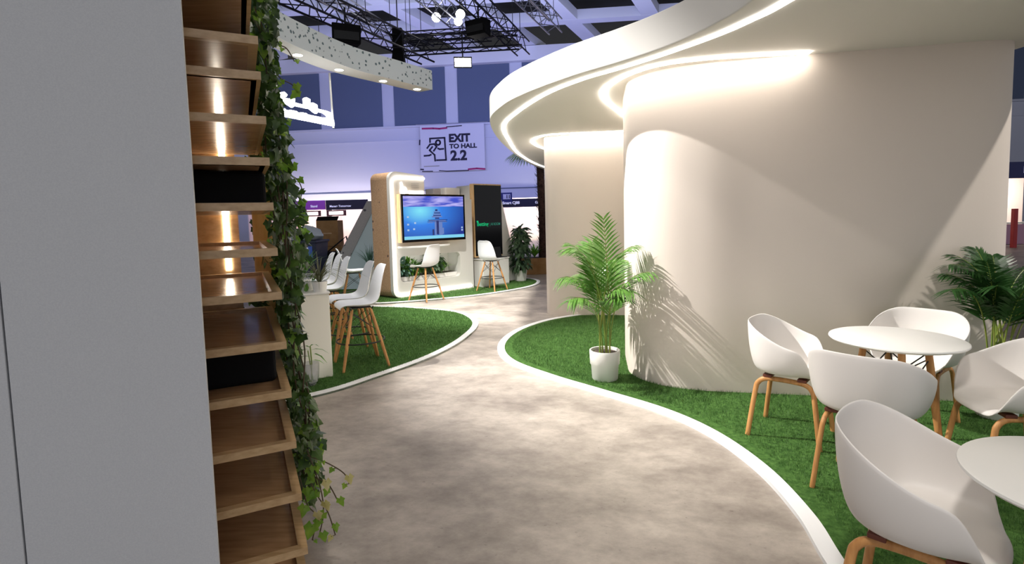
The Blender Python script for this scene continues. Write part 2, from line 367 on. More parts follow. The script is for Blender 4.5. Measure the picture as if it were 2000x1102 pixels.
for y0 in (35.4, 31.2, 27.0, 22.8, 18.6):
    tag(MB().box((0, y0, 14.2), (60, 0.8, 0.62), math.atan2(-0.1, 0.995)).build('ceiling_beam', M['beam']), kind='structure')

# exit banner
bn = thing('exit_banner', 'large white banner reading EXIT TO HALL 2.2 hung on the hall wall', 'sign')
bf = frame(on_wall(-6.62, 5.12, 0.25), WDIR)          # lower-left corner of the cloth
BW, BH = 4.85, 3.42
curve_plate('cloth', [[(0, 0), (BW, 0), (BW, BH), (0, BH)]], 0.03, M['sign'], bn, bf)
def bfr(x, y): return bf @ Matrix.Translation((x, y, 0.03))
sc = BW / 1240.0                                       # banner drawing unit
def bpt(X, Y): return ((X - 40) * sc, (1000 - Y) * BH / 910.0)
text('lettering', 'EXIT', 0.80, M['ink'], bn, bfr(*bpt(595, 425)), 0.004, 0.04, xs=0.97)
text('lettering', 'TO HALL', 0.45, M['ink'], bn, bfr(*bpt(605, 553)), 0.004, 0.02, xs=1.12)
text('lettering', '2.2', 1.0, M['ink'], bn, bfr(*bpt(618, 785)), 0.004, 0.04, xs=1.02)
def stroke(pts, w):
    mb = MB(); P = [Vector((*bpt(*p), 0.03)) for p in pts]
    for a, b in zip(P[:-1], P[1:]):
        d = (b - a).normalized(); s = Vector((-d.y, d.x, 0)) * w / 2; a2 = a - d * w * 0.4; b2 = b + d * w * 0.4
        mb.add([bf @ q for q in (a2 - s, b2 - s, b2 + s, a2 + s)], [(0, 1, 2, 3)])
    return mb
mb = MB()
circ = [(385 + 42 * math.cos(a * PI / 8), 430 + 45 * math.sin(a * PI / 8)) for a in range(17)]
for st in ([(230, 415), (230, 345), (515, 340), (530, 775), (350, 775)], circ, [(170, 530), (225, 460), (310, 455), (355, 510), (295, 590)], [(270, 510), (215, 575), (310, 670), (318, 785)], [(110, 680), (205, 676), (238, 662)], [(380, 545), (415, 560), (485, 556)]):
    q = stroke(st, 0.125); mb.add(q.v, q.f)
mb.build('running_figure_symbol', M['ink'], bn)
mb = stroke([(100, 890), (390, 888)], 0.07); mb.build('small_print', M['greyink'], bn)
mb = MB()
for st, w in (([(560, 130), (850, 118)], 0.07), ([(30, 370), (24, 455)], 0.1), ([(30, 945), (80, 950)], 0.1), ([(60, 985), (260, 990)], 0.07), ([(390, 982), (540, 996), (960, 994)], 0.06)):
    stroke(st, w).build('brush_mark', M['ink'], bn)
for st, w in (([(90, 145), (300, 148), (420, 160), (560, 150)], 0.13), ([(960, 975), (1120, 965), (1270, 980)], 0.13)):
    stroke(st, w).build('brush_mark', M['magenta'], bn)
MB().tube([on_wall(-6.9, 8.62, 0.3), on_wall(-1.5, 8.62, 0.3)], 0.03).build('hanging_bar', M['truss'], bn)

# ------------------------------------------------------------------ far exhibitor booths
def far_booth(name, label, x0, x1, y, header, parts, hz=(2.3, 2.95), wall=M['cream'], depth=3.0, lamp=True):
    t = thing(name, label, 'booth', ((x0 + x1) / 2, y, 0))
    w = x1 - x0
    MB().box((0, depth, 1.45), (w, 0.1, 2.9)).build('back_panel', wall, t)
    MB().box((-w / 2 + 0.04, depth / 2, 1.3), (0.06, depth, 2.6)).build('side_panel', wall, t)
    MB().box((0, 0, (hz[0] + hz[1]) / 2), (w, 0.12, hz[1] - hz[0])).build('header', header, t)
    if parts: parts(t, w)
    return t
def smart(t, w):
    MB().box((-w / 2 + 0.4, -0.08, 2.76), (1.2, 0.1, 0.74)).build('number_flag', M['navy'], t)
    MB().box((-w / 2 + 0.66, -0.15, 2.87), (0.46, 0.04, 0.32)).build('number_plate', M['sign'], t)
    text('number', '11', 0.30, M['ink'], t, frame((-w / 2 + 0.60, -0.18, 2.77), (1, 0, 0)), 0.003, 0.01)
    text('lettering', 'Smart CJ88', 0.235, M['whiteink'], t, frame((-w / 2 + 0.38, -0.15, 2.40), (1, 0, 0)), 0.003, 0.008)
    text('lettering', 'Gi', 0.22, M['whiteink'], t, frame((-w / 2 + 2.45, -0.075, 2.40), (1, 0, 0)), 0.003, 0.008)
    MB().box((-w / 2 + 3.05, 2.9, 1.2), (0.5, 0.03, 0.8)).build('poster', M['greyink'], t)
far_booth('exhibition_booth', 'far lit booth under a navy header with white lettering and number flag', -0.9, 4.4, 34.0, M['darknavy'], smart, hz=(2.2, 2.72))
def blackb(t, w):
    text('lettering', 'Manage Tomorrow', 0.175, M['whiteink'], t, frame((-w / 2 + 0.25, -0.08, 2.5), (1, 0, 0)), 0.003, 0.006)
    for xx in (-0.7,):
        MB().box((xx, -0.02, 2.12), (1.25, 0.08, 0.36)).build('light_frame', M['maroon'], t)
        MB().box((xx, -0.08, 2.12), (0.9, 0.04, 0.2)).build('lit_window', M['logo'], t)
far_booth('exhibition_booth', 'far lit booth with black header and white lettering beside purple one', -11.9, -9.2, 34.5, M['blackheader'], blackb, hz=(2.32, 2.95))
def purpleb(t, w):
    text('lettering', 'Stand', 0.2, M['whiteink'], t, frame((0.1, -0.08, 2.52), (1, 0, 0)), 0.003, 0.006)
    MB().box((0.1, -0.02, 2.12), (1.25, 0.08, 0.36)).build('light_frame', M['maroon'], t)
    MB().box((0.1, -0.08, 2.12), (0.9, 0.04, 0.2)).build('lit_window', M['logo'], t)
far_booth('exhibition_booth', 'far booth under a purple header, between the ivy and black header', -14.0, -11.95, 34.5, M['purple'], purpleb, hz=(2.36, 2.95))
def blueb(t, w):
    MB().box((0.5, -0.08, 2.55), (1.2, 0.03, 0.3)).build('logo_plate', M['bluelabel'], t)
far_booth('exhibition_booth', 'far booth with a dark blue header showing just beside the ivy', -17.0, -14.05, 34.5, M['navy'], blueb, hz=(2.36, 2.95))
def rightb(t, w):
    text('lettering', 'India', 0.34, M['whiteink'], t, frame((-0.25, -0.09, 2.74), (1, 0, 0)), 0.003, 0.008)
    for zz, ww in ((1.6, 0.9), (1.25, 1.2), (0.95, 0.7)):
        MB().box((-0.6, 2.9, zz - 0.2), (ww, 0.03, 0.06)).build('print_line', M['greyink'], t)
    MB().box((-0.2, 1.2, 0.85), (2.6, 0.5, 0.06)).build('shelf', M['lacquer'], t)
    MB().box((-0.2, 1.25, 0.4), (2.5, 0.4, 0.78)).build('shelf_front', M['pink'], t)
far_booth('exhibition_booth', 'lit booth with navy header at the right edge past the curved wall', 16.6, 22, 20, M['navy'], rightb, hz=(2.55, 3.15))
tag(MB().box((18.32, 19.4, 0), (0.14, 0.14, 1.42)).build('red_post', M['red'], bevel=0.01), 'red post standing past the right end of the curved wall', 'post').location.z = 0.71

# ------------------------------------------------------------------ the curved stand walls and canopy
CZ = 2.78
pod1 = spline([(1.13, 5.0), (1.30, 4.68), (1.62, 4.50), (2.044, 4.40), (2.6, 4.28), (3.2, 4.16), (3.68, 4.07), (3.87, 4.17), (3.96, 4.5), (4.05, 6.2), (3.4, 7.3), (2.3, 7.5), (1.62, 7.0), (1.3, 6.1), (1.16, 5.4)], 10, True)
tag(MB().prism([(p.x, p.y) for p in [Vector((q[0], q[1])) for q in pod1]], 0.0, CZ + 0.01).build('wall_right', M['plaster'], smooth=False), kind='structure')
pod2 = spline([(0.55, 8.55), (0.66, 8.3), (0.95, 8.17), (1.4, 8.1), (2.2, 8.0), (3.6, 7.9), (4.2, 8.2), (4.3, 10), (3, 11), (1.5, 10.8), (0.75, 9.6)], 10, True)
tag(MB().prism([(q[0], q[1]) for q in pod2], 0.0, CZ + 0.01).build('wall_middle', M['plaster']), kind='structure')
for nm in ('wall_right', 'wall_middle'):
    o = bpy.data.objects[nm]
    for p in o.data.polygons:
        if len(p.vertices) == 4: p.use_smooth = True
    o.data.set_sharp_from_angle(angle=0.8)

cb_ = Vector((-1.806, 5.194)); cw_ = Vector((-0.47, 0.883)); cn_ = Vector((-0.883, -0.47))
avoid = [[(q[0], q[1]) for q in pod1], [(q[0], q[1]) for q in pod2], [tuple(p) for p in (cb_, cb_ + cw_ * 3.2, cb_ + cw_ * 3.2 + cn_ * 0.5, cb_ + cn_ * 0.5)]]
blades('grass', poly_r, (1.1, 4.3, 1.0, 4.9), 60000, 0.024, 0.0016, 'short green artificial grass under the white tub chairs and the curved wall')
blades('grass', poly_r, (-0.2, 1.6, 4.2, 8.4), 24000, 0.026, 0.0022, 'artificial grass around the potted palm inside the white curved border')
blades('grass', poly_l, (-3.2, -0.5, 3.9, 9.7), 42000, 0.026, 0.0028, 'bright artificial grass under the row of white bar stools')
blades('grass', poly_b, (-3.2, 0.8, 9.8, 14), 12000, 0.026, 0.004, 'strip of artificial grass in front of the screen booth')

cv = thing('canopy', 'large white curved canopy with light strips above the white curved walls', 'canopy', (0, 0, 0))
ce = [at(px, py, CZ) for px, py in [(1468, 2), (1400, 45), (1337, 76), (1270, 102), (1204, 123), (1110, 151), (1022, 184), (980, 207), (957, 233), (966, 262), (989, 288), (1022, 313), (1062, 331)]]
ce = [Vector((1.30, -1.0, CZ)), Vector((1.42, 0.6, CZ)), Vector((1.5, 2.2, CZ))] + ce + [Vector((1.9, 16.5, CZ)), Vector((3.6, 16.8, CZ)), Vector((5.2, 15, CZ))]
cedge = spline(ce, 10)
cpoly = [(p.x, p.y) for p in cedge] + [(5.0, 9.0), (4.4, 6.0), (4.02, 4.5), (4.15, 3.0), (4.3, 1.0), (4.3, -1.0)]
co = MB().prism(cpoly, CZ, CZ + 0.27).build('canopy_body', M['canopy'], cv, bevel=0.008)
def strip_mesh(path, w, z, t=0.012):
    mb = MB(); ribbon(mb, path, w, z - t, z + 0.002); return mb
s1 = [at(px, py, CZ) for px, py in [(1530, 0), (1460, 37), (1400, 64), (1325, 92), (1270, 111), (1200, 133), (1130, 154), (1060, 183), (1005, 219), (981, 245), (990, 272), (1015, 303), (1062, 326)]]
s1 = [Vector((1.72, 0.8, 0)), Vector((1.76, 2.2, 0))] + s1 + [Vector((1.9, 15.6, 0))]
strip_mesh([(p.x, p.y) for p in spline(s1, 8)], -0.045, CZ).build('light_strip', M['led'], cv)
s2 = [(1.75, 7.35), (1.40, 6.6), (1.10, 5.9), (0.98, 5.45), (0.99, 5.1), (1.09, 4.76), (1.28, 4.50), (1.62, 4.36), (2.04, 4.30), (2.36, 4.272)]
strip_mesh([(p[0], p[1]) for p in spline([Vector((a, b)) for a, b in s2], 8)], -0.04, CZ).build('light_strip', M['ledwall'], cv)
s3 = [(0.75, 9.95), (0.50, 9.3), (0.40, 8.75), (0.5, 8.25), (0.8, 8.07), (1.4, 8.0), (2.2, 7.9)]
strip_mesh([(p[0], p[1]) for p in spline([Vector((a, b)) for a, b in s3], 8)], -0.04, CZ).build('light_strip', M['ledwall'], cv)

# ------------------------------------------------------------------ tub chairs and round tables
def tub_shell():
    NT, NV = 64, 18; mb = MB(); rings = []
    def sm(a, b, x): t = max(0, min(1, (x - a) / (b - a))); return t * t * (3 - 2 * t)
    for j in range(NV + 1):
        v = j / NV; ring = []
        for i in range(NT):
            th = 2 * PI * i / NT - PI; a = abs(math.degrees(th)); c, s = math.cos(th), math.sin(th)
            h = 0.345 - 0.15 * sm(30, 115, a) - 0.215 * sm(108, 142, a)
            ax = 0.285; ay = 0.255 if c > 0 else 0.235
            n = 2.45; R = 1 / ((abs(s) / ax) ** n + (abs(c) / ay) ** n) ** (1 / n)
            wall = 1 - sm(118, 146, a)
            fr = 1 - wall
            R *= (1 - 0.05 * fr)
            if v <= 0.5:
                t = v / 0.5; r = 0.76 * R * t; z = 0.012 * t * t * (1 - fr) - 0.004 * fr * t
            else:
                t = (v - 0.5) / 0.5; q = t * PI / 2
                r = R * (0.76 + 0.24 * math.sin(q) ** 0.85) * (1 - wall * 0.0)
                rise = (1 - math.cos(q)) ** 0.8
                z = 0.012 * (1 - fr) + (h - 0.012) * rise if wall > 0.02 else -0.02 * t * t
                if wall <= 0.02: z = -0.004 - 0.03 * t ** 2
            ring.append((r * s, -r * c, z))
        rings.append(ring)
    vs = [(0, 0, 0)] + [p for rg in rings[1:] for p in rg]; fs = []
    for i in range(NT): fs.append((0, 1 + i, 1 + (i + 1) % NT))
    for j in range(NV - 1):
        for i in range(NT): fs.append((1 + j * NT + i, 1 + (j + 1) * NT + i, 1 + (j + 1) * NT + (i + 1) % NT, 1 + j * NT + (i + 1) % NT))
    mb.add(vs, fs); return mb
def make_tub(label):
    t = thing('tub_chair', label, 'chair', group='white tub chairs around the round tables')
    o = tub_shell().build('seat_shell', M['white'], t, (0, 0, 0.445), smooth=True)
    s = o.modifiers.new('thick', 'SOLIDIFY'); s.thickness = 0.009; s.offset = 0
    s2 = o.modifiers.new('smooth', 'SUBSURF'); s2.levels = 1; s2.render_levels = 1
    for sx in (-1, 1):
        a = [(sx * 0.205, -0.215, 0.0), (sx * 0.178, -0.175, 0.31), (sx * 0.172, -0.158, 0.372), (sx * 0.168, -0.12, 0.402), (sx * 0.165, -0.05, 0.41), (sx * 0.165, 0.06, 0.41), (sx * 0.168, 0.13, 0.402), (sx * 0.172, 0.168, 0.372), (sx * 0.178, 0.185, 0.31), (sx * 0.205, 0.225, 0.0)]
        MB().tube(spline(a, 4), 0.0165, 10, flat=0.8).build('leg_frame', M['oakleg'], t, smooth=True)
    for yy in (-0.1, 0.11):
        MB().box((0, yy, 0.427), (0.36, 0.055, 0.02)).build('bracket', M['bracket'], t, bevel=0.004)
    return t
def face(d): return math.atan2(d[1], d[0]) - PI / 2       # local +Y faces d
chairs = [
    ((1.89, 3.58), (0.75, -0.66), 'white tub chair with oak legs against the curved wall, left of the round table'),
    ((1.93, 2.84), (0.74, 0.67), 'white tub chair seen from behind, pushed up to the farther round table'),
    ((1.40, 1.765), (0.69, -0.72), 'biggest white tub chair in front, its seat facing the nearer round table'),
    ((2.85, 3.72), (-0.8, -0.6), 'white tub chair behind the round table, its backrest rising beside the dark palm'),
    ((2.74, 2.86), (-0.97, 0.22), 'white tub chair cut by the right edge, sideways in front of the dark palm'),
]
base = None
for p, d, lab in chairs:
    if base is None:
        base = make_tub(lab); base.location = (p[0], p[1], 0.018); base.rotation_euler.z = face(d)
    else: dup(base, (p[0], p[1], 0.018), face(d), lab)
def make_table(label):
    t = thing('round_table', label, 'table', group='round white cafe tables')
    prof = [(0.0, 0.712), (0.335, 0.712), (0.35, 0.718), (0.357, 0.726), (0.355, 0.733), (0.345, 0.737), (0.0, 0.737)]
    MB().lathe(prof, n=72).build('tabletop', M['tabletop'], t, smooth=True)
    for a in (45, 135, 225, 315):
        c, s = math.cos(math.radians(a)), math.sin(math.radians(a))
        MB().tube([(0.16 * c, 0.16 * s, 0.715), (0.205 * c, 0.205 * s, 0.35), (0.25 * c, 0.25 * s, 0.0)], [0.019, 0.022, 0.016], 12).build('leg', M['oakleg'], t, smooth=True)
        mb = MB(); c2, s2 = math.cos(math.radians(a + 90)), math.sin(math.radians(a + 90))
        mb.tube([(0.175 * c, 0.175 * s, 0.62), (0.2 * c2, 0.2 * s2, 0.42)], 0.004, 6).tube([(0.2 * c, 0.2 * s, 0.42), (0.175 * c2, 0.175 * s2, 0.62)], 0.004, 6)
        mb.tube([(0.17 * c, 0.17 * s, 0.66), (0.0, 0.0, 0.5)], 0.004, 6)
        mb.build('wire_brace', M['black'], t)
    MB().lathe([(0, 0.48), (0.035, 0.485), (0.035, 0.515), (0, 0.52)], n=16).build('hub', M['black'], t)
    return t
tb = make_table('whole round white table ringed by four tub chairs by the curved wall'); tb.location = (2.35, 3.23, 0.018); tb.rotation_euler.z = 0.35
dup(tb, (1.695, 1.44, 0.018), 0.5, 'round white table cut by the right edge in front, beside the biggest tub chair')

# ------------------------------------------------------------------ bar stools
def stool_shell():
    prof = [(0.225, 0.628), (0.215, 0.648), (0.17, 0.658), (0.09, 0.650), (0.0, 0.640), (-0.08, 0.640), (-0.145, 0.662), (-0.185, 0.71), (-0.205, 0.78), (-0.22, 0.86), (-0.24, 0.95), (-0.262, 1.03), (-0.282, 1.068)]
    half = [0.155, 0.19, 0.215, 0.23, 0.232, 0.232, 0.232, 0.23, 0.226, 0.215, 0.195, 0.165, 0.10]
    P = spline([Vector((a, b)) for a, b in prof], 3); H = [p.x for p in spline([Vector((h, 0)) for h in half], 3)]
    N = 14; vs = []; fs = []
    for i, p in enumerate(P):
        a = P[max(i - 1, 0)]; b = P[min(i + 1, len(P) - 1)]; t = (b - a).normalized(); nrm = Vector((-t.y, t.x))
        if nrm.x < 0 and nrm.y < 0: nrm = -nrm
        nrm = Vector((abs(t.y), abs(t.x))) if True else nrm
        u = i / (len(P) - 1); curl = 0.045 * math.sin(PI * min(1, max(0, (u - 0.04) / 0.96))) ** 0.7
        for k in range(N + 1):
            w = -1 + 2 * k / N; off = curl * abs(w) ** 2.4
            vs.append((H[i] * w, p.x + nrm.x * off, p.y + nrm.y * off))
    for i in range(len(P) - 1):
        for k in range(N): q = i * (N + 1) + k; fs.append((q, q + 1, q + N + 2, q + N + 1))
    return MB().add(vs, fs)
def make_stool(label):
    t = thing('bar_stool', label, 'stool', group='white shell bar stools')
    o = stool_shell().build('seat_shell', M['stoolwhite'], t, smooth=True)
    s = o.modifiers.new('thick', 'SOLIDIFY'); s.thickness = 0.008; s.offset = 0
    s = o.modifiers.new('smooth', 'SUBSURF'); s.levels = 1; s.render_levels = 1
    for sx in (-1, 1):
        for sy in (-1, 1):
            MB().tube([(sx * 0.095, sy * 0.095, 0.615), (sx * 0.165, sy * 0.165, 0.31), (sx * 0.235, sy * 0.235, 0)], [0.015, 0.019, 0.014], 10).build('leg', M['oakleg'], t, smooth=True)
    mb = MB(); ring = [(0.248 * math.cos(2 * PI * k / 28), 0.248 * math.sin(2 * PI * k / 28), 0.27) for k in range(29)]
    mb.tube(ring, 0.008, 8); mb.build('footrest_ring', M['black'], t, smooth=True)
    mb = MB()
    c4 = [(1, 1), (-1, 1), (-1, -1), (1, -1)]
    for (a, b), (c, d) in zip(c4, c4[1:] + c4[:1]):
        mb.tube([(a * 0.105, b * 0.105, 0.575), (c * 0.15, d * 0.15, 0.38)], 0.0035, 6); mb.tube([(a * 0.15, b * 0.15, 0.38), (c * 0.105, d * 0.105, 0.575)], 0.0035, 6)
    for a, b in c4: mb.tube([(a * 0.1, b * 0.1, 0.6), (a * 0.12, b * 0.12, 0.635)], 0.007, 6)
    mb.build('wire_brace', M['black'], t)
    MB().box((0, 0, 0.628), (0.2, 0.2, 0.012)).build('seat_plate', M['black'], t)
    return t
FL = (-0.88, -0.47)
stools = [
    ((-1.64, 5.62), FL, 'nearest white bar stool with wooden legs at the near end of the counter'),
    ((-1.88, 6.07), FL, 'second white bar stool from the near end of the counter'),
    ((-2.42, 6.95), FL, 'third white bar stool along the counter, just past the gap'),
    ((-2.70, 7.49), FL, 'fourth white bar stool along the counter'),
    ((-2.96, 7.98), FL, 'farthest white bar stool in the counter row, next to the dark bin'),
    ((-2.80, 9.35), (0.95, 0.3), 'pale bar stool facing the other way in front of the slanted kiosk'),
    ((-1.66, 10.12), (-0.82, 0.57), 'white bar stool standing below the blue screen'),
    ((-0.44, 11.28), (0.55, 0.83), 'white bar stool seen from the back beside the white cabinet'),
]
b0 = None
for p, d, lab in stools:
    if b0 is None: b0 = make_stool(lab); b0.location = (p[0], p[1], 0.018); b0.rotation_euler.z = face(d)
    else: dup(b0, (p[0], p[1], 0.018), face(d), lab)

# ------------------------------------------------------------------ counter, vase, flowers
W = Vector((-0.47, 0.883, 0)); NN = Vector((-0.883, -0.47, 0)); K0 = Vector((-1.806, 5.194, 0))
ct = thing('counter', 'long cream white bar counter whose end panel faces the path', 'counter', (0, 0, 0.018))
def kc(a, b, z=0): return K0 + W * a + NN * b + Vector((0, 0, z))
MB().box(kc(1.6, 0.25, 0.415), (3.2, 0.5, 0.83), 0, W, NN).build('counter_body', M['counter'], ct, bevel=0.006)
MB().box(kc(1.6, 0.25, 0.84), (3.22, 0.52, 0.02), 0, W, NN).build('countertop', M['lacquer'], ct, bevel=0.004)

vs_ = thing('glass_vase', 'clear glass vase with rounded bottom standing by the counter end panel', 'vase', (-1.92, 4.93, 0.018))
MB().lathe([(0.0, 0.012), (0.035, 0.013), (0.055, 0.03), (0.068, 0.08), (0.074, 0.15), (0.076, 0.215), (0.0745, 0.215), (0.070, 0.15), (0.063, 0.085), (0.05, 0.04), (0.0, 0.025)], n=32).build('glass', M['glass'], vs_, smooth=True)
MB().lathe([(0.0, 0.0), (0.04, 0.0), (0.042, 0.012), (0.0, 0.012)], n=24).build('foot', M['glass'], vs_)

def blade_tuft(mb, base, n, L, wd, lean=(0.2, 1.0), seed=0, droop=0.5, upward=1.0, az=(0, 2 * PI)):
    r = random.Random(seed)
    for i in range(n):
        a = r.uniform(*az); ln = L * r.uniform(0.6, 1.1); le = r.uniform(*lean); d = Vector((math.cos(a), math.sin(a), 0)); side = Vector((-d.y, d.x, 0))
        pts = []
        for k in range(6):
            t = k / 5; pts.append(Vector(base) + d * (le * ln * (t * 0.5 + 0.5 * t * t)) + Vector((0, 0, ln * upward * (t - droop * le * t * t))))
        mb.strip(pts, side, [wd * x for x in (0.5, 0.9, 1, 0.85, 0.5, 0.05)])
    return mb
def leafy(mb, c, n, rad, lf, seed=0, zs=1.0, droop=0.3):
    r = random.Random(seed)
    for i in range(n):
        d = Vector((r.gauss(0, 1), r.gauss(0, 1), r.gauss(0, 1))).normalized(); p = Vector(c) + Vector((d.x * rad, d.y * rad, d.z * rad * zs)) * r.uniform(0.3, 1) ** 0.6
        dr = (d + Vector((0, 0, -droop)) + Vector((r.uniform(-.4, .4), r.uniform(-.4, .4), r.uniform(-.4, .4)))).normalized(); side = dr.cross(Vector((r.uniform(-.5, .5), r.uniform(-.5, .5), 1))).normalized(); L = lf * r.uniform(0.7, 1.2); up = side.cross(dr)
        mb.strip([p, p + dr * L * 0.3 + up * L * .05, p + dr * L * 0.65 + up * L * .05, p + dr * L - up * L * .06], side, [L * 0.03, L * 0.2, L * 0.17, L * 0.01])
    return mb
sp = thing('vase_sprig', 'thin green bamboo sprig standing in the glass vase', 'plant', (-1.92, 4.93, 0.05))
MB().tube([(0, 0, 0), (0.01, 0.0, 0.18), (0.0, 0.01, 0.34)], 0.006, 6).tube([(0.01, 0.01, 0.02), (-0.02, 0.0, 0.3)], 0.005, 6).build('stem', M['palmstem'], sp)
mb = MB(); r = random.Random(5)
for z, a, L in ((0.30, 0.2, 0.17), (0.33, 2.7, 0.15), (0.26, -0.5, 0.22), (0.34, 1.2, 0.12), (0.24, 3.4, 0.16), (0.2, 0.0, 0.13), (0.31, 3.9, 0.14)):
    d = Vector((math.cos(a), math.sin(a), 0)); s_ = Vector((-d.y, d.x, 0))
    mb.strip([Vector((0, 0, z)) + d * (L * t) + Vector((0, 0, L * (0.5 * t - 0.75 * t * t))) for t in (0, .3, .65, 1)], s_, [0.003, 0.012, 0.009, 0.001])
mb.build('leaf', M['fern'], sp)

gp = thing('ornamental_grass', 'arching wispy grass plant hanging over the near end of the counter', 'plant', kc(0.09, 0.07, 0.868))
MB().lathe([(0, 0), (0.06, 0), (0.075, 0.1), (0.068, 0.1), (0.0, 0.08)], n=20).build('pot', M['lacquer'], gp, smooth=True)
blade_tuft(MB(), (0, 0, 0.08), 75, 0.5, 0.0045, (0.4, 1.2), 11, 0.95).build('leaves', M['sage'], gp)
gp2 = thing('fern', 'green grassy fern on the counter behind the white flowers', 'plant', kc(1.0, 0.10, 0.868))
MB().lathe([(0, 0), (0.06, 0), (0.075, 0.1), (0.068, 0.1), (0.0, 0.08)], n=20).build('pot', M['lacquer'], gp2, smooth=True)
blade_tuft(MB(), (0, 0, 0.08), 70, 0.36, 0.008, (0.2, 0.9), 12, 0.5).build('leaves', M['fern'], gp2)
fl = thing('flower_bouquet', 'cluster of white flowers lying on the counter beside the ivy', 'flowers', kc(0.30, 0.15, 0.868))
MB().lathe([(0, 0), (0.05, 0), (0.06, 0.08), (0.052, 0.08), (0.0, 0.07)], n=20).build('pot', M['lacquer'], fl, smooth=True)
r = random.Random(9)
for k in range(7):
    a = k * 2.4; c = Vector((0.1 * math.cos(a) * (k > 0), 0.1 * math.sin(a) * (k > 0), 0.11 + 0.02 * (k % 3))); mb = MB()
    for q in range(12):
        b = q * 2 * PI / 12 + k; d = Vector((math.cos(b), math.sin(b), 0)); s_ = Vector((-d.y, d.x, 0)); L = 0.07 * (1 if q % 2 else 0.8)
        mb.strip([c, c + d * L * .4 + Vector((0, 0, .02)), c + d * L * .8 + Vector((0, 0, .018)), c + d * L], s_, [0.004, 0.015, 0.014, 0.004])
    mb.build('blossom', M['flower'], fl)
leafy(MB(), (0, 0, 0.09), 30, 0.1, 0.1, 4, 0.4).build('leaves', M['fern'], fl)

# ------------------------------------------------------------------ potted palms
def frond(az, L, rise, reach, droop=0.35, n=22, leaf=0.26, wid=0.0085, base=(0, 0, 0), lift=0.25, twist=0.0, rnd=None):
    """rachis leaves the pot, rises then bends out; leaflets in two rows"""
    r = rnd or random; d = Vector((math.cos(az), math.sin(az), 0)); st = MB(); lf = MB()
    pts = []
    for k in range(15):
        t = k / 14
        out = reach * (0.18 * t + 0.82 * t ** 2.3); up = rise * (t * (1 + droop) - droop * t ** 2.6)
        pts.append(Vector(base) + d * out + Vector((0, 0, up)))
    st.tube(pts, [0.007 * (1 - 0.75 * k / 14) for k in range(15)], 6)
    side0 = Vector((-d.y, d.x, 0))
    def pos(t):
        x = t * 14; i = min(13, int(x)); return pts[i].lerp(pts[i + 1], x - i), (pts[i + 1] - pts[i]).normalized()
    for i in range(n):
        t = 0.42 + 0.58 * i / (n - 1); p, tg = pos(t); s = i / (n - 1)
        ln = leaf * (0.55 + 0.9 * math.sin(PI * (0.12 + 0.78 * s)) * 0.6) * r.uniform(0.88, 1.1) * (1 - 0.35 * s)
        nrm = side0.cross(tg).normalized()
        for sg in (-1, 1):
            dr = (side0 * sg * 0.75 + tg * (0.75 + 0.3 * s) + nrm * (lift * sg * 0 + lift) + Vector((r.uniform(-.08, .08),) * 3)).normalized()
            q = [p + dr * (ln * u) + Vector((0, 0, -0.42 * ln * u * u * (1.0 if tg.z < 0.85 else 0.55))) for u in (0, .25, .6, 1)]
            sd = dr.cross(nrm).normalized()
            lf.strip(q, sd, [wid * .4, wid, wid * .8, wid * .08])
    return st, lf
def palm(name, label, loc, specs, m, pot, seed, leaf=0.26, n=22):
    t = thing(name, label, 'plant', loc); r = random.Random(seed)
    for k, (az, rise, reach, droop) in enumerate(specs):
        a = k * 2.39; bs = (0.05 * math.cos(a), 0.05 * math.sin(a), pot)
        st, lf = frond(math.radians(az), 1, rise, reach, droop, n, leaf, wid=0.0095, lift=0.12, base=bs, rnd=r)
        so = st.build('stem', M['palmstem'], t, smooth=True)
        lf.build('leaflets', m, so)
    return t
POT1 = (0.845, 4.90, 0.018)
p1 = thing('plant_pot', 'white stepped plant pot on the grass in front of the curved wall', 'pot', POT1)
MB().lathe([(0, 0.0), (0.112, 0.0), (0.12, 0.012), (0.128, 0.14), (0.137, 0.15), (0.142, 0.275), (0.138, 0.28), (0.128, 0.278), (0.124, 0.25), (0.0, 0.245)], n=48).build('pot_body', M['lacquer'], p1, smooth=True)
MB().lathe([(0, 0.258), (0.126, 0.252)], n=32).build('soil', M['soil'], p1)
palm('areca_palm', 'bright green feathery palm growing in the white stepped pot', (POT1[0], POT1[1], 0.27),
     [(238, 1.24, 0.12, 0.04), (100, 1.02, 0.18, 0.2), (175, 1.02, 0.30, 0.4), (185, 0.98, 0.36, 0.6), (-28, 1.0, 0.32, 0.5), (-42, 0.78, 0.42, 0.6), (200, 0.72, 0.42, 0.75), (215, 0.55, 0.38, 0.8), (60, 0.85, 0.25, 0.5), (305, 0.62, 0.40, 0.85), (130, 0.72, 0.30, 0.5), (290, 0.55, 0.30, 0.7), (110, 1.0, 0.2, 0.3)], M['palm'], 0.0, 21, 0.30, 19)
POT2 = (3.50, 3.78, 0.018)
p2 = thing('plant_pot', 'white plant pot half hidden behind the sideways tub chair', 'pot', POT2)
MB().lathe([(0, 0.0), (0.112, 0.0), (0.12, 0.012), (0.128, 0.14), (0.137, 0.15), (0.142, 0.275), (0.138, 0.28), (0.128, 0.278), (0.124, 0.25), (0.0, 0.245)], n=40).build('pot_body', M['lacquer'], p2, smooth=True)
MB().lathe([(0, 0.258), (0.126, 0.252)], n=32).build('soil', M['soil'], p2)
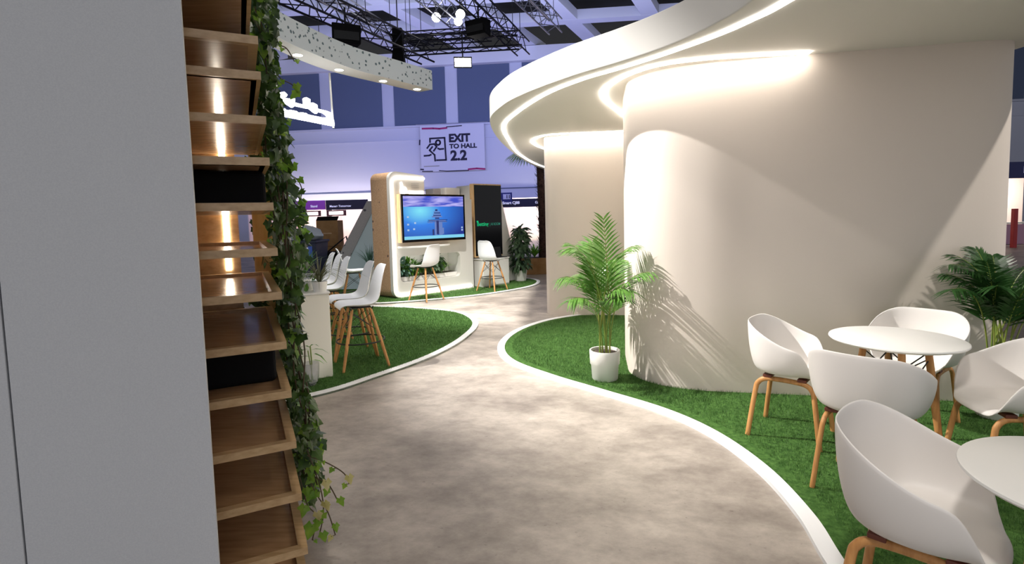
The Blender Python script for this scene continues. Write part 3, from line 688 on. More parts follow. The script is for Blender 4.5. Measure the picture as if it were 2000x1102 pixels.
palm('areca_palm', 'dark green bushy palm at the right end of the curved wall', (POT2[0], POT2[1], 0.27),
     [(190, 0.88, 0.50, 0.6), (205, 0.72, 0.52, 0.7), (170, 0.80, 0.40, 0.5), (100, 0.95, 0.18, 0.3), (20, 0.85, 0.45, 0.5), (-5, 0.80, 0.52, 0.5), (230, 0.75, 0.42, 0.6), (260, 0.80, 0.35, 0.5), (300, 0.78, 0.38, 0.5), (330, 0.65, 0.5, 0.7), (150, 0.92, 0.3, 0.4), (60, 0.9, 0.18, 0.4), (215, 0.9, 0.28, 0.3), (285, 0.95, 0.2, 0.3), (0, 0.6, 0.5, 0.9)], M['palmdark'], 0.0, 33, 0.25, 24)

# ------------------------------------------------------------------ left: grey partition, shelf unit, ivy
V = Vector((0.891, 0.454, 0)); D = Vector((-0.454, 0.891, 0))
PE = Vector((-1.062, 1.80, 0))
tag(MB().box(PE - V * 0.255 + D * 0.02 + Vector((0, 0, 1.4)), (0.51, 0.04, 2.8), 0, V, D).build('wall_left', M['panel'], bevel=0.002), kind='structure')
tag(MB().box(PE - V * 1.53 + D * 0.02 + Vector((0, 0, 1.4)), (2.03, 0.04, 2.8), 0, V, D).build('wall_near', M['panel'], bevel=0.002), kind='structure')
tag(MB().box(PE - V * 0.51 + D * 0.045 + Vector((0, 0, 1.4)), (0.1, 0.02, 2.8), 0, V, D).build('trim_7', M['gap']), kind='structure')

su = thing('shelving_unit', 'tall oak tray shelf unit rising behind the grey partition beside the ivy', 'shelf', (0, 0, 0))
tray = [(2.42, -0.945), (2.25, -0.93), (2.12, -0.927), (1.955, -0.917), (1.80, -0.913), (1.63, -0.908), (1.455, -0.902), (1.285, -0.895), (1.09, -0.888), (0.895, -0.88), (0.69, -0.872), (0.475, -0.862), (0.25, -0.85), (0.03, -0.842)]
SH_W, SH_D, SH_T = 0.52, 1.02, 0.03
for z, xr in tray:
    c = Vector((xr, 2.05, 0))                                  # front right corner of the tray
    mid = c - V * (SH_W / 2) + D * (SH_D / 2) + Vector((0, 0, z - SH_T + 0.006))
    sh = MB().box(mid, (SH_W - 0.03, SH_D - 0.03, 0.012), 0, V, D).build('shelf_tray', M['chip'], su)
    mb = MB(); e = 0.034
    mb.box(c - V * (SH_W / 2) + D * (e / 2) + Vector((0, 0, z - SH_T / 2)), (SH_W, e, SH_T), 0, V, D)
    mb.box(c - V * (e / 2) + D * (SH_D / 2) + Vector((0, 0, z - SH_T / 2)), (e, SH_D - 2 * e, SH_T), 0, V, D)
    mb.box(c - V * (SH_W - e / 2) + D * (SH_D / 2) + Vector((0, 0, z - SH_T / 2)), (e, SH_D - 2 * e, SH_T), 0, V, D)
    mb.box(c - V * (SH_W / 2) + D * (SH_D - e / 2) + Vector((0, 0, z - SH_T / 2)), (SH_W, e, SH_T), 0, V, D)
    mb.build('tray_rim', M['shelfoak'], sh)
c0 = Vector((-0.89, 2.05, 0))
MB().box(c0 - V * (SH_W + 0.02) + D * 0.5 + Vector((0, 0, 1.25)), (0.03, 1.0, 2.5), 0, V, D).build('side_board', M['shelfoak'], su)
MB().box(c0 - V * 0.02 + D * (SH_D + 0.13) + Vector((0, 0, 1.05)), (0.10, 0.05, 2.1), 0, V, D).build('upright_post', M['yellowwood'], su)
MB().box(c0 - V * 0.42 + D * (SH_D + 0.06) + Vector((0, 0, 1.25)), (0.56, 0.03, 2.5), 0, V, D).build('back_board', M['shelfoak'], su)
MB().box(c0 - V * 0.20 + D * (SH_D + 0.042) + Vector((0, 0, 1.75)), (0.028, 0.006, 0.9), 0, V, D).build('light_strip', M['ledshelf'], su)
def bagbox(z0, z1, label, name, w=0.36, d=0.5, off=0.1):
    c = c0 - V * (w / 2 + off) + D * (0.22 + d / 2) + Vector((0, 0, (z0 + z1) / 2))
    mb = MB().box((0, 0, 0), (w, d, z1 - z0), math.atan2(V.y, V.x))
    o = mb.build(name, M['blackmatte'], None, c, bevel=0.02, seg=3); tag(o, label, 'bag')
bagbox(1.612, 1.765, 'black cloth box filling the gap between two upper oak trays', 'storage_box', 0.40, 0.6, 0.03)
bagbox(0.877, 1.05, 'black soft bag stuffed between two lower oak trays', 'storage_bag', 0.42, 0.62, 0.03)

iv = thing('ivy', 'tall mass of trailing ivy hanging beside the oak tray shelves', 'plant', (0, 0, 0))
IVY = [(0, 0.55), (0.18, 0.42), (0.30, 0.12), (0.52, 0.20), (0.40, -0.02), (0.42, -0.22), (0.18, -0.22)]
IVYP = [(0, 0)] + [(x, y) for x, y in [(0.0, -0.12), (0.22, -0.34), (0.34, -0.10), (0.52, 0.12), (0.30, 0.28), (0.24, 0.48), (0.0, 0.86), (-0.24, 0.48), (-0.30, 0.28), (-0.52, 0.12), (-0.34, -0.10), (-0.22, -0.34)]]
def ivy_leaf(mb, p, nrm, up, sz, fold=0.12):
    nrm = nrm.normalized(); up = (up - nrm * up.dot(nrm)).normalized(); rt = up.cross(nrm)
    vs = [p + rt * (x * sz) + up * (y * sz) + nrm * (-(abs(x) * fold + y * y * 0.1) * sz) for x, y in IVYP]
    vs[0] = p + up * 0.18 * sz
    mb.add(vs, [(0, i, i + 1 if i < 12 else 1) for i in range(1, 13)])
rv = random.Random(17)
mbd, mbl = MB(), MB()
def xr_at(z): return -0.842 - 0.104 * max(0, min(1, z / 2.42))
def wmax(z):
    for (a, wa), (b, wb) in zip(((0.2, 0.06), (0.5, 0.12), (0.95, 0.06), (1.25, 0.09), (1.45, 0.14), (1.62, 0.16), (1.8, 0.10), (2.1, 0.08), (2.7, 0.10)), ((0.5, 0.12), (0.95, 0.06), (1.25, 0.09), (1.45, 0.14), (1.62, 0.16), (1.8, 0.10), (2.1, 0.08), (2.7, 0.10), (3, 0.10))):
        if a <= z <= b: return wa + (wb - wa) * (z - a) / (b - a)
    return 0.1
tocam = Vector((0.35, -0.8, 0.15))
for i in range(2900):
    z = rv.uniform(0.22, 2.75); s = rv.uniform(0.30, 1.30); w = wmax(z)
    if s < 1.10: v = 0.02 + (w) * rv.random() ** 0.8
    else: v = rv.uniform(-0.16 if not 1.2 < z < 2.2 else -0.05, w)
    s_shift = 0.06 * math.sin(z * 9)
    c = Vector((xr_at(z), 2.05, z)) + D * (s + s_shift) + V * v
    nrm = V * rv.uniform(0.1, 1.0) - D * rv.uniform(0.0, 1.0) + Vector((0, 0, rv.uniform(-0.1, 0.8))) + Vector((rv.gauss(0, .3), rv.gauss(0, .3), rv.gauss(0, .3)))
    up = Vector((rv.gauss(0, .5), rv.gauss(0, .5), -1))
    ivy_leaf(mbl if rv.random() < 0.10 else mbd, c, nrm, up, rv.uniform(0.035, 0.062))
mbd.build('dark_leaves', M['ivy'], iv)['kind'] = 'stuff'
mbl.build('young_leaves', M['ivylight'], iv)['kind'] = 'stuff'
ms = MB(); mlt = MB(); mpl = MB()
for k in range(26):
    z0 = rv.uniform(1.2, 2.75); s = rv.uniform(0.35, 1.2); v0 = rv.uniform(0.03, 0.1); pts = []
    for q in range(10):
        z = z0 - q * 0.16
        if z < 0.2: break
        pts.append(Vector((xr_at(z), 2.05, z)) + D * (s + 0.03 * math.sin(q * 1.7 + k)) + V * (v0 + 0.02 * math.sin(q * 1.3 + k)))
    if len(pts) > 2: ms.tube(spline(pts, 3), 0.0035, 5)
ms.build('stems', M['ivystem'], iv)['kind'] = 'stuff'
def tendril(pts, sizes, m_leaf, mb_stem, side=1):
    P = spline([Vector(p) for p in pts], 6); mb_stem.tube(P, 0.0028, 5)
    for i, sz in enumerate(sizes):
        t = (i + 1) / len(sizes) * (len(P) - 1); p = P[int(t)]
        o = Vector((0.5 * (-1) ** i, -0.3, -0.1 + 0.25 * rv.random())) * 0.035
        mb_stem.tube([p, p + o], 0.0016, 4)
        ivy_leaf(m_leaf[i % len(m_leaf)], p + o, Vector((rv.uniform(-.3, .3), -1, rv.uniform(-.1, .6))), Vector((o.x * 10, 0, -0.6 + rv.uniform(-.3, .5))), sz)
ts = MB()
def q_(px, py, y):
    r = ray(px, py); t = y / r.y; return Vector((r.x * t, y, EYE + r.z * t))
for tp, sz in (([(590, 900), (615, 960), (640, 1000), (655, 1045)], (0.04, 0.05, 0.045, 0.05, 0.04, 0.03)), ([(585, 930), (600, 985), (618, 1010), (610, 1055)], (0.045, 0.06, 0.05, 0.075, 0.02)), ([(600, 890), (640, 905), (672, 925), (682, 945)], (0.02, 0.03, 0.045, 0.03)), ([(590, 900), (612, 930), (640, 945), (658, 975)], (0.05, 0.04, 0.05, 0.04, 0.045)), ([(600, 880), (625, 950), (632, 1000), (625, 1040)], (0.035, 0.045, 0.04, 0.05, 0.05))):
    tendril([q_(a, b, 2.32 + 0.02 * i) for i, (a, b) in enumerate(tp)], sz, (mlt, mlt, mpl), ts); ts.build('tendril', M['ivystem'], iv); ts = MB()
for tp, sz in (([(520, 110), (545, 150), (570, 165), (588, 182)], (0.04, 0.05, 0.05, 0.06)), ([(515, 190), (535, 210), (550, 225), (556, 236)], (0.05, 0.05, 0.045)), ([(560, 340), (580, 350), (590, 372), (585, 395)], (0.04, 0.02, 0.05)), ([(515, 60), (540, 85), (560, 95), (575, 120)], (0.03, 0.025, 0.03)), ([(560, 320), (575, 325)], (0.05, 0.06))):
    tendril([q_(a, b, 2.7) for a, b in tp], sz, (mlt,), ts); ts.build('tendril', M['ivystem'], iv); ts = MB()
mlt.build('tendril_leaves', M['ivylight'], iv)['label'] = 'bright young trailing leaves'
mpl.build('pale_leaves', M['ivypale'], iv)['label'] = 'pale yellow leaves'

# ------------------------------------------------------------------ screen booth
E_ = Vector((0.729, 0.684, 0)); P0 = Vector((-2.33, 10.34, 0.018)); Bk = Vector((-0.78, 0.62, 0)).normalized()
bt = thing('display_booth', 'rounded white display booth with printed cork side and glowing outline', 'booth', (0, 0, 0))
NIN = Vector((-0.684, 0.729, 0))                                # into the booth
def bpt3(s, z, n=0): return P0 + E_ * s + NIN * n + Vector((0, 0, z))
outer = []
for a in range(7):
    an = math.radians(180 + 15 * a); outer.append((0.16 + 0.16 * math.cos(an), 0.16 + 0.16 * math.sin(an)))
outer += [(2.02, 0.0), (2.02, 1.95), (0.80, 1.95), (0.80, 2.42)]
for a in range(7):
    an = math.radians(90 + 15 * a); outer.append((0.16 + 0.16 * math.cos(an), 2.36 + 0.14 * math.sin(an) - 0.02))
niche = rrect(0.17, 0.30, 1.66, 0.82, 0.09)
fb = frame(bpt3(0, 0, 0.05), E_)
curve_plate('front_panel', [outer, niche], 0.1, M['boothpanel'], bt, fb)
# cork casing behind the front
cork = MB(); casing = [(p[0], p[1]) for p in outer]
n_ = len(casing); va = [bpt3(p[0], p[1], 0.101) for p in casing]; vb = [bpt3(p[0], p[1], 0.101) + Bk * 0.50 for p in casing]
cork.add(va + vb, [(i, (i + 1) % n_, n_ + (i + 1) % n_, n_ + i) for i in range(n_)] + [tuple(range(n_, 2 * n_))])
cork.build('cork_casing', M['cork'], bt)
mb = MB()
mb.box(bpt3(0.915, 0.56, 0.50), (1.6, 0.02, 0.62), 0, E_, NIN).box(bpt3(0.915, 0.285, 0.3), (1.6, 0.4, 0.02), 0, E_, NIN).box(bpt3(0.915, 0.85, 0.3), (1.6, 0.4, 0.02), 0, E_, NIN)
mb.box(bpt3(0.13, 0.56, 0.3), (0.02, 0.4, 0.6), 0, E_, NIN).box(bpt3(1.70, 0.56, 0.3), (0.02, 0.4, 0.6), 0, E_, NIN)
mb.build('niche_lining', M['lacquer'], bt)
MB().box(bpt3(0.915, 0.836, 0.30), (1.3, 0.05, 0.008), 0, E_, NIN).build('added_niche_glow', M['ledbooth'], bt)  # glowing strip added only to brighten the niche
path = [(0.80, 2.36)] + [(0.17 + 0.12 * math.cos(math.radians(90 + 15 * a)), 2.25 + 0.12 * math.sin(math.radians(90 + 15 * a))) for a in range(7)] + [(0.17 + 0.12 * math.cos(math.radians(180 + 15 * a)), 0.17 + 0.12 * math.sin(math.radians(180 + 15 * a))) for a in range(7)] + [(1.95, 0.06)]
MB().tube([bpt3(a, b, -0.012) for a, b in path], 0.022, 8).build('light_strip', M['ledbooth'], bt, smooth=True)
MB().box(bpt3(0.60, 2.06, -0.005), (0.34, 0.02, 0.10), 0, E_, NIN).build('light_bar', M['logo'], bt)
ff = frame(bpt3(0, 0, -0.012), E_)
lg = [(0.24, 2.27), (0.27, 2.28), (0.30, 2.19), (0.35, 2.18), (0.385, 2.13), (0.385, 2.10), (0.41, 2.09), (0.40, 2.065), (0.345, 2.06), (0.30, 2.03), (0.24, 2.055), (0.235, 2.12), (0.255, 2.17)]
curve_plate('lit_logo', [lg], 0.02, M['logo'], bt, ff)
mb = MB()
for k in range(5): mb.box(bpt3(0.58, 2.25 - 0.035 * k, -0.004), (0.18, 0.004, 0.006), 0, E_, NIN)
mb.build('small_print', M['greyink'], bt)
hs = MB()
arc = [(0.62 * math.cos(PI * k / 16), 0.26 * math.sin(PI * k / 16)) for k in range(17)]
vs2 = [bpt3(0.75 + a, 0.985, -b) for a, b in arc] + [bpt3(0.75 + a, 1.02, -b) for a, b in arc]
hs.add(vs2, [tuple(range(16, -1, -1)), tuple(range(17, 34))] + [(i, i + 1, 18 + i, 17 + i) for i in range(16)] + [(16, 0, 17, 33)])
hs.build('half_round_shelf', M['lacquer'], bt)

tv = thing('wall_screen', 'wide lit screen with a blue underwater picture on the white booth', 'screen', (0, 0, 0))
T0, T1, TB, TT = 0.14, 1.70, 1.09, 2.04
MB().box(bpt3((T0 + T1) / 2, (TB + TT) / 2, -0.075), (T1 - T0, 0.14, TT - TB), 0, E_, NIN).build('wood_frame', M['yellowwood'], tv)
MB().box(bpt3((T0 + T1) / 2, (TB + TT) / 2, -0.155), (T1 - T0 - 0.01, 0.022, TT - TB - 0.01), 0, E_, NIN).build('bezel', M['screenoff'], tv)
def screen_material():
    m = bpy.data.materials.new('underwater_picture'); m.use_nodes = True; nt = m.node_tree; b = nt.nodes['Principled BSDF']
    b.inputs['Base Color'].default_value = (0.01, 0.01, 0.02, 1); b.inputs['Roughness'].default_value = 0.2
    uv = nt.nodes.new('ShaderNodeUVMap'); sep = nt.nodes.new('ShaderNodeSeparateXYZ'); nt.links.new(uv.outputs[0], sep.inputs[0])
    dist = nt.nodes.new('ShaderNodeVectorMath'); dist.operation = 'DISTANCE'; nt.links.new(uv.outputs[0], dist.inputs[0]); dist.inputs[1].default_value = (0.26, 0.66, 0)
    rw = nt.nodes.new('ShaderNodeValToRGB'); nt.links.new(dist.outputs['Value'], rw.inputs[0])
    rw.color_ramp.elements[0].position = 0.0; rw.color_ramp.elements[0].color = srgb(130, 235, 255); rw.color_ramp.elements[1].position = 0.85; rw.color_ramp.elements[1].color = srgb(18, 44, 140)
    e = rw.color_ramp.elements.new(0.34); e.color = srgb(46, 130, 235)
    mp = nt.nodes.new('ShaderNodeMapping'); mp.inputs['Scale'].default_value = (2.5, 10, 1); nt.links.new(uv.outputs[0], mp.inputs[0])
    n = nt.nodes.new('ShaderNodeTexNoise'); n.inputs['Scale'].default_value = 1.6; nt.links.new(mp.outputs[0], n.inputs['Vector'])
    rs = nt.nodes.new('ShaderNodeValToRGB'); nt.links.new(n.outputs['Fac'], rs.inputs[0])
    rs.color_ramp.elements[0].position = 0.36; rs.color_ramp.elements[0].color = srgb(62, 80, 205); rs.color_ramp.elements[1].position = 0.66; rs.color_ramp.elements[1].color = srgb(190, 185, 250)
    cmp = nt.nodes.new('ShaderNodeMath'); cmp.operation = 'GREATER_THAN'; cmp.inputs[1].default_value = 0.755; nt.links.new(sep.outputs[1], cmp.inputs[0])
    mx = nt.nodes.new('ShaderNodeMixRGB'); nt.links.new(cmp.outputs[0], mx.inputs[0]); nt.links.new(rw.outputs[0], mx.inputs[1]); nt.links.new(rs.outputs[0], mx.inputs[2])
    nt.links.new(mx.outputs[0], b.inputs['Emission Color']); b.inputs['Emission Strength'].default_value = 0.75
    return m
A = [bpt3(s, z, -0.168) for s, z in ((T0 + 0.045, TB + 0.055), (T1 - 0.045, TB + 0.055), (T1 - 0.045, TT - 0.04), (T0 + 0.045, TT - 0.04))]
pic = MB().add(A, [(0, 1, 2, 3)]).build('screen_picture', screen_material(), tv)
ul = pic.data.uv_layers.new(name='UVMap')
for i, c in enumerate(((0, 0), (1, 0), (1, 1), (0, 1))): ul.data[i].uv = c
SW, SHh = T1 - T0 - 0.09, TT - TB - 0.095
def spr(x0, y0, x1, y1, name, m, n=-0.171):
    a = T0 + 0.045; c = TB + 0.055
    q = [bpt3(a + x * SW, c + y * SHh, n) for x, y in ((x0, y0), (x1, y0), (x1, y1), (x0, y1))]
    return (q, [(0, 1, 2, 3)])
mb = MB(); mb.add(*spr(0, 0, 1, 0.075, '', None)); mb.build('taskbar', M['taskbar'], tv)
mb = MB()
for a in ((0.49, 0.08, 0.53, 0.42), (0.56, 0.08, 0.62, 0.40), (0.585, 0.1, 0.645, 0.25), (0.45, 0.50, 0.62, 0.535), (0.47, 0.56, 0.60, 0.59), (0.48, 0.62, 0.58, 0.645), (0.40, 0.41, 0.68, 0.43), (0.38, 0.37, 0.47, 0.385), (0.60, 0.38, 0.70, 0.395)): mb.add(*spr(*a, '', None))
mb.build('pictured_tower', M['tower'], tv)
mb = MB()
for a in ((0.52, 0.10, 0.56, 0.42), (0.45, 0.08, 0.48, 0.22), (0.38, 0.43, 0.71, 0.445), (0.37, 0.395, 0.70, 0.407), (0.50, 0.465, 0.57, 0.495), (0.47, 0.535, 0.60, 0.555), (0.485, 0.595, 0.59, 0.615), (0.505, 0.65, 0.545, 0.69)): mb.add(*spr(*a, '', None, -0.1725))
mb.build('pictured_tower_shade', M['towerdark'], tv)
mb = MB()
for x, y in ((0.05, 0.2), (0.14, 0.22), (0.05, 0.33), (0.16, 0.36), (0.05, 0.5), (0.95, 0.22), (0.95, 0.16)): MB().add(*spr(x, y, x + 0.03, y + 0.04, '', None)).build('desktop_icon', M['icon'], tv)

# planter trough and plants in the niche
pt = thing('planter_trough', 'low white trough inside the booth niche filled with pebbles', 'planter', (0, 0, 0))
MB().box(bpt3(0.915, 0.345, 0.25), (1.5, 0.24, 0.09), 0, E_, NIN).build('trough', M['lacquer'], pt, bevel=0.005)
MB().box(bpt3(0.915, 0.392, 0.25), (1.46, 0.2, 0.012), 0, E_, NIN).build('pebble_bed', M['soil'], pt)
specs = [('niche_plant', 'blue green leafy plant at the left end of the booth niche', 0.33, M['bluegreen'], 0), ('niche_plant', 'small leafy green plant low in the left part of the niche', 0.55, M['fern'], 0),
         ('niche_fern', 'drooping fern in the middle of the booth niche', 0.85, M['fern'], 1), ('niche_plant', 'tall dark leafy plant right of the middle of the niche', 1.12, M['ficus'], 2), ('niche_fern', 'bright lime fern at the right of the booth niche', 1.34, M['limeleaf'], 1),
         ('niche_fern', 'low green fern between the two leafy plants at the left of the niche', 0.44, M['fern'], 1), ('niche_fern', 'wide green fern beside the tall dark niche plant', 1.0, M['fern'], 1)]
for nm, lab, s, m, kd in specs:
    t = thing(nm, lab, 'plant', bpt3(s, 0.398, 0.25)); 
    if kd == 0: leafy(MB(), (0, 0, 0.17), 130, 0.19, 0.14, int(s * 100), 0.8).build('leaves', m, t)
    elif kd == 1: blade_tuft(MB(), (0, 0, 0), 100, 0.34, 0.014, (0.3, 1.0), int(s * 100), 0.6).build('leaves', m, t)
    else: leafy(MB(), (0, 0, 0.24), 130, 0.2, 0.18, int(s * 100), 0.9, 0.9).build('leaves', m, t)
    MB().tube([(0, 0, 0), (0, 0, 0.14)], 0.006, 6).build('stem', M['palmstem'], t)

# second booth with the dark upright screen
b2 = thing('display_booth', 'second white booth with slanted side wall behind the white cabinet', 'booth', (0, 0, 0))
Q0 = Vector((-0.89, 12.05, 0.018))
def q3(s, z, n=0): return Q0 + E_ * s + NIN * n + Vector((0, 0, z))
f2 = frame(q3(0, 0, 0.30), E_)
curve_plate('slanted_wall', [[(0.02, 0), (1.50, 0), (1.30, 0.75), (0.90, 2.2), (0.02, 2.28)]], 0.5, M['lacquer'], b2, f2)
MB().box(q3(-0.22, 1.12, 0.62), (0.42, 0.5, 2.24), 0, E_, NIN).build('white_block', M['lacquer'], b2, bevel=0.03)
MB().box(q3(-0.5, 2.12, 0.70), (0.28, 0.3, 0.2), 0, E_, NIN).build('top_box', M['greycork'], b2)
s2 = thing('upright_screen', 'tall dark screen with green lettering in a light wood frame', 'screen', (0, 0, 0))
MB().box(q3(0.42, 1.48, -0.02), (0.84, 0.12, 1.66), 0, E_, NIN).build('wood_frame', M['yellowwood'], s2)
MB().box(q3(0.43, 1.48, -0.088), (0.80, 0.016, 1.60), 0, E_, NIN).build('glass_panel', M['screenoff'], s2)
tf = frame(q3(0.07, 1.36, -0.099), E_)
text('lettering', 'Betting', 0.12, M['greenlit'], s2, tf, 0.001, 0.002)
text('lettering', '| AI ROOM', 0.085, M['greydot'], s2, frame(q3(0.45, 1.365, -0.099), E_), 0.001, 0.001, xs=0.8)
MB().box(q3(0.09, 1.46, -0.098), (0.05, 0.004, 0.035), 0, E_, NIN).build('emblem', M['greenlit'], s2)
cb = thing('cabinet', 'low white cabinet with keyhole below the upright dark screen', 'cabinet', (0, 0, 0.018))
CB0 = Vector((-0.65, 11.75, 0))
def c3(s, z, n=0): return CB0 + E_ * s + NIN * n + Vector((0, 0, z))
MB().box(c3(0.40, 0.30, 0.16), (0.80, 0.30, 0.60), 0, E_, NIN).build('body', M['lacquer'], cb, bevel=0.004)
MB().box(c3(0.40, 0.612, 0.155), (0.83, 0.32, 0.022), 0, E_, NIN).build('top', M['lacquer'], cb, bevel=0.004)
MB().box(c3(0.40, 0.30, 0.004), (0.76, 0.014, 0.54), 0, E_, NIN).build('door', M['lacquer'], cb)
lk = MB().box(c3(0.45, 0.50, -0.006), (0.03, 0.008, 0.03), 0, E_, NIN).build('lock', M['truss'], cb)
lp = thing('laptop', 'small black laptop open on the white cabinet', 'laptop', c3(0.62, 0.641, 0.12))
MB().box((0, 0, 0.008), (0.28, 0.2, 0.016), math.atan2(E_.y, E_.x)).build('keyboard_base', M['black'], lp)
la = E_; MB().add([Vector((0, 0, 0.016)) + la * a + NIN * b + Vector((0, 0, c)) for a in (-.14, .14) for b, c in ((0.09, 0), (0.105, 0), (0.15, 0.22), (0.135, 0.22))], [(0, 1, 2, 3), (7, 6, 5, 4), (0, 3, 7, 4), (1, 5, 6, 2), (3, 2, 6, 7), (0, 4, 5, 1)]).build('lid', M['black'], lp)

# slanted kiosk behind the stools
kk = thing('slanted_kiosk', 'slanted grey printed kiosk leaning behind the bar stools', 'kiosk', (0, 0, 0))
fk = frame((0, 12.2, 0.018), (1, 0, 0))
curve_plate('printed_edge', [[(-4.35, 0), (-4.05, 0), (-2.98, 1.98), (-3.22, 1.98)]], 0.4, M['greycork'], kk, fk)
curve_plate('pale_panel', [[(-4.05, 0), (-2.85, 0), (-2.85, 1.98), (-2.98, 1.98)]], 0.36, M['bluewhite'], kk, fk)
kp = thing('kiosk_plant', 'grassy plant in front of the pale kiosk panel beside the cork booth', 'plant', (-3.15, 11.75, 0.018))
MB().lathe([(0, 0), (0.11, 0), (0.14, 0.5), (0.13, 0.5), (0, 0.47)], n=24).build('pot', M['lacquer'], kp, smooth=True)
blade_tuft(MB(), (0, 0, 0.47), 60, 0.62, 0.01, (0.15, 0.8), 44, 0.55).build('leaves', M['bluegreen'], kp)

# plants at the far end
fp = thing('leafy_plant', 'tall plant with long drooping dark leaves in a white pot', 'plant', (0.2, 12.85, 0.018))
MB().lathe([(0, 0), (0.13, 0), (0.16, 0.26), (0.15, 0.26), (0, 0.24)], n=28).build('pot', M['lacquer'], fp, smooth=True)
mb = MB()
for k, (z, rad) in enumerate(((0.42, 0.2), (0.62, 0.25), (0.85, 0.26), (1.05, 0.2), (1.22, 0.12))): leafy(mb, (0.02 * (k % 2), 0, z), 75, rad, 0.2, 60 + k, 0.7, 0.9)
mb.build('leaves', M['ficus'], fp)
MB().tube([(0, 0, 0.2), (0.01, 0, 0.7), (-0.01, 0, 1.2)], 0.012, 8).build('stem', M['trunk'], fp)
pb = thing('planter_box', 'long chipboard planter box by the far end of the path', 'planter', (0.95, 14.6, 0))
MB().box((0, 0, 0.22), (1.5, 0.6, 0.44)).build('box', M['cardboard'], pb, bevel=0.01)
MB().box((0, 0, 0.435), (1.4, 0.5, 0.02)).build('soil', M['soil'], pb)
gs = thing('lime_bush', 'bright lime green plant in the far planter box beside the palm trunk', 'plant', (0.62, 14.55, 0.445))
blade_tuft(MB(), (0, 0, 0), 80, 0.42, 0.02, (0.2, 1.0), 71, 0.5).build('leaves', M['limeleaf'], gs)
wf = thing('white_flowers', 'small white flowers at the left end of the far planter box', 'flowers', (0.30, 14.45, 0.445))
leafy(MB(), (0, 0, 0.12), 60, 0.14, 0.09, 75, 1.0).build('petals', M['flower'], wf)
MB().tube([(0, 0, 0), (0, 0, 0.12)], 0.008, 6).build('stem', M['palmstem'], wf)
pm = thing('palm_tree', 'tall shaggy palm tree trunk rising beside the canopy edge', 'tree', (0.86, 14.6, 0.44))
tr = MB().tube([(0, 0, 0), (0.01, 0, 0.8), (-0.02, 0, 1.8), (-0.04, 0, 2.75)], [0.13, 0.11, 0.105, 0.10], 14)
tr.build('trunk', M['trunk'], pm, smooth=True)
mb = MB(); r = random.Random(81)
for k in range(260):
    z = r.uniform(0.05, 2.7); a = r.uniform(0, 2 * PI); d = Vector((math.cos(a), math.sin(a), 0)); p = Vector((-0.015 * z, 0, z)) + d * 0.1
    mb.strip([p, p + d * 0.05 + Vector((0, 0, 0.04)), p + d * 0.085 + Vector((0, 0, 0.10))], Vector((-d.y, d.x, 0)), [0.02, 0.012, 0.002])
mb.build('bark_fibres', M['trunk'], pm)['kind'] = 'stuff'
for k in range(14):
    a = k * 2 * PI / 14 + 0.2; mb = MB(); d = Vector((math.cos(a), math.sin(a), 0)); tip = Vector((-0.04, 0, 2.75)) + d * 0.5 + Vector((0, 0, 0.12 - 0.05 * (k % 3)))
    mb.tube([(-0.04, 0, 2.72), tip], 0.008, 5)
    for q in range(13):
        b = (q - 6) * 0.2; dd = (d * math.cos(b) + Vector((-d.y, d.x, 0)) * math.sin(b)); sd = Vector((-dd.y, dd.x, 0)); L = 0.5
        mb.strip([tip, tip + dd * L * .4 + Vector((0, 0, 0.0)), tip + dd * L * .8 + Vector((0, 0, -0.12)), tip + dd * L + Vector((0, 0, -0.22))], sd, [0.006, 0.014, 0.01, 0.001])
    mb.build('fan_leaf', M['limeleaf'], pm)

# clutter behind the stools
bi = thing('waste_bin', 'large dark blue wheelie bin with blue label behind the stools', 'bin', (-5.35, 13.4, 0))
MB().add([(-.5, -.4, .06), (.5, -.4, .06), (.5, .4, .06), (-.5, .4, .06), (-.58, -.46, 1.05), (.58, -.46, 1.05), (.58, .46, 1.05), (-.58, .46, 1.05)], [(3, 2, 1, 0), (4, 5, 6, 7), (0, 1, 5, 4), (1, 2, 6, 5), (2, 3, 7, 6), (3, 0, 4, 7)]).build('body', M['bin'], bi, bevel=0.02)
MB().box((0, 0, 1.08), (1.22, 0.98, 0.06)).build('rim', M['bin'], bi, bevel=0.015)
mb = MB()
for k in range(3): mb.box((0.33, -0.47, 0.92 - 0.1 * k), (0.14, 0.012, 0.05))
mb.build('label', M['whiteink'], bi)
MB().box((0.45, -0.468, 0.82), (0.1, 0.012, 0.3)).build('label', M['bluelabel'], bi)
for sx in (-.4, .4): MB().tube([(sx - .04, 0.3, 0.1), (sx + .04, 0.3, 0.1)], 0.1, 16).build('wheel', M['black'], bi)
mb = MB().lathe([(0.0, 0.0), (0.34, 0.02), (0.40, 0.12), (0.30, 0.24), (0.16, 0.30), (0.0, 0.33)], n=18)
rr_ = random.Random(4); mb.v = [(x * rr_.uniform(.8, 1.2), y * rr_.uniform(.8, 1.2), z * rr_.uniform(.85, 1.2)) for x, y, z in mb.v]
tag(mb.build('rubbish_bag', M['bag'], None, (-5.15, 13.4, 1.11), smooth=True), 'crumpled white bag on top of the dark blue bin', 'bag')
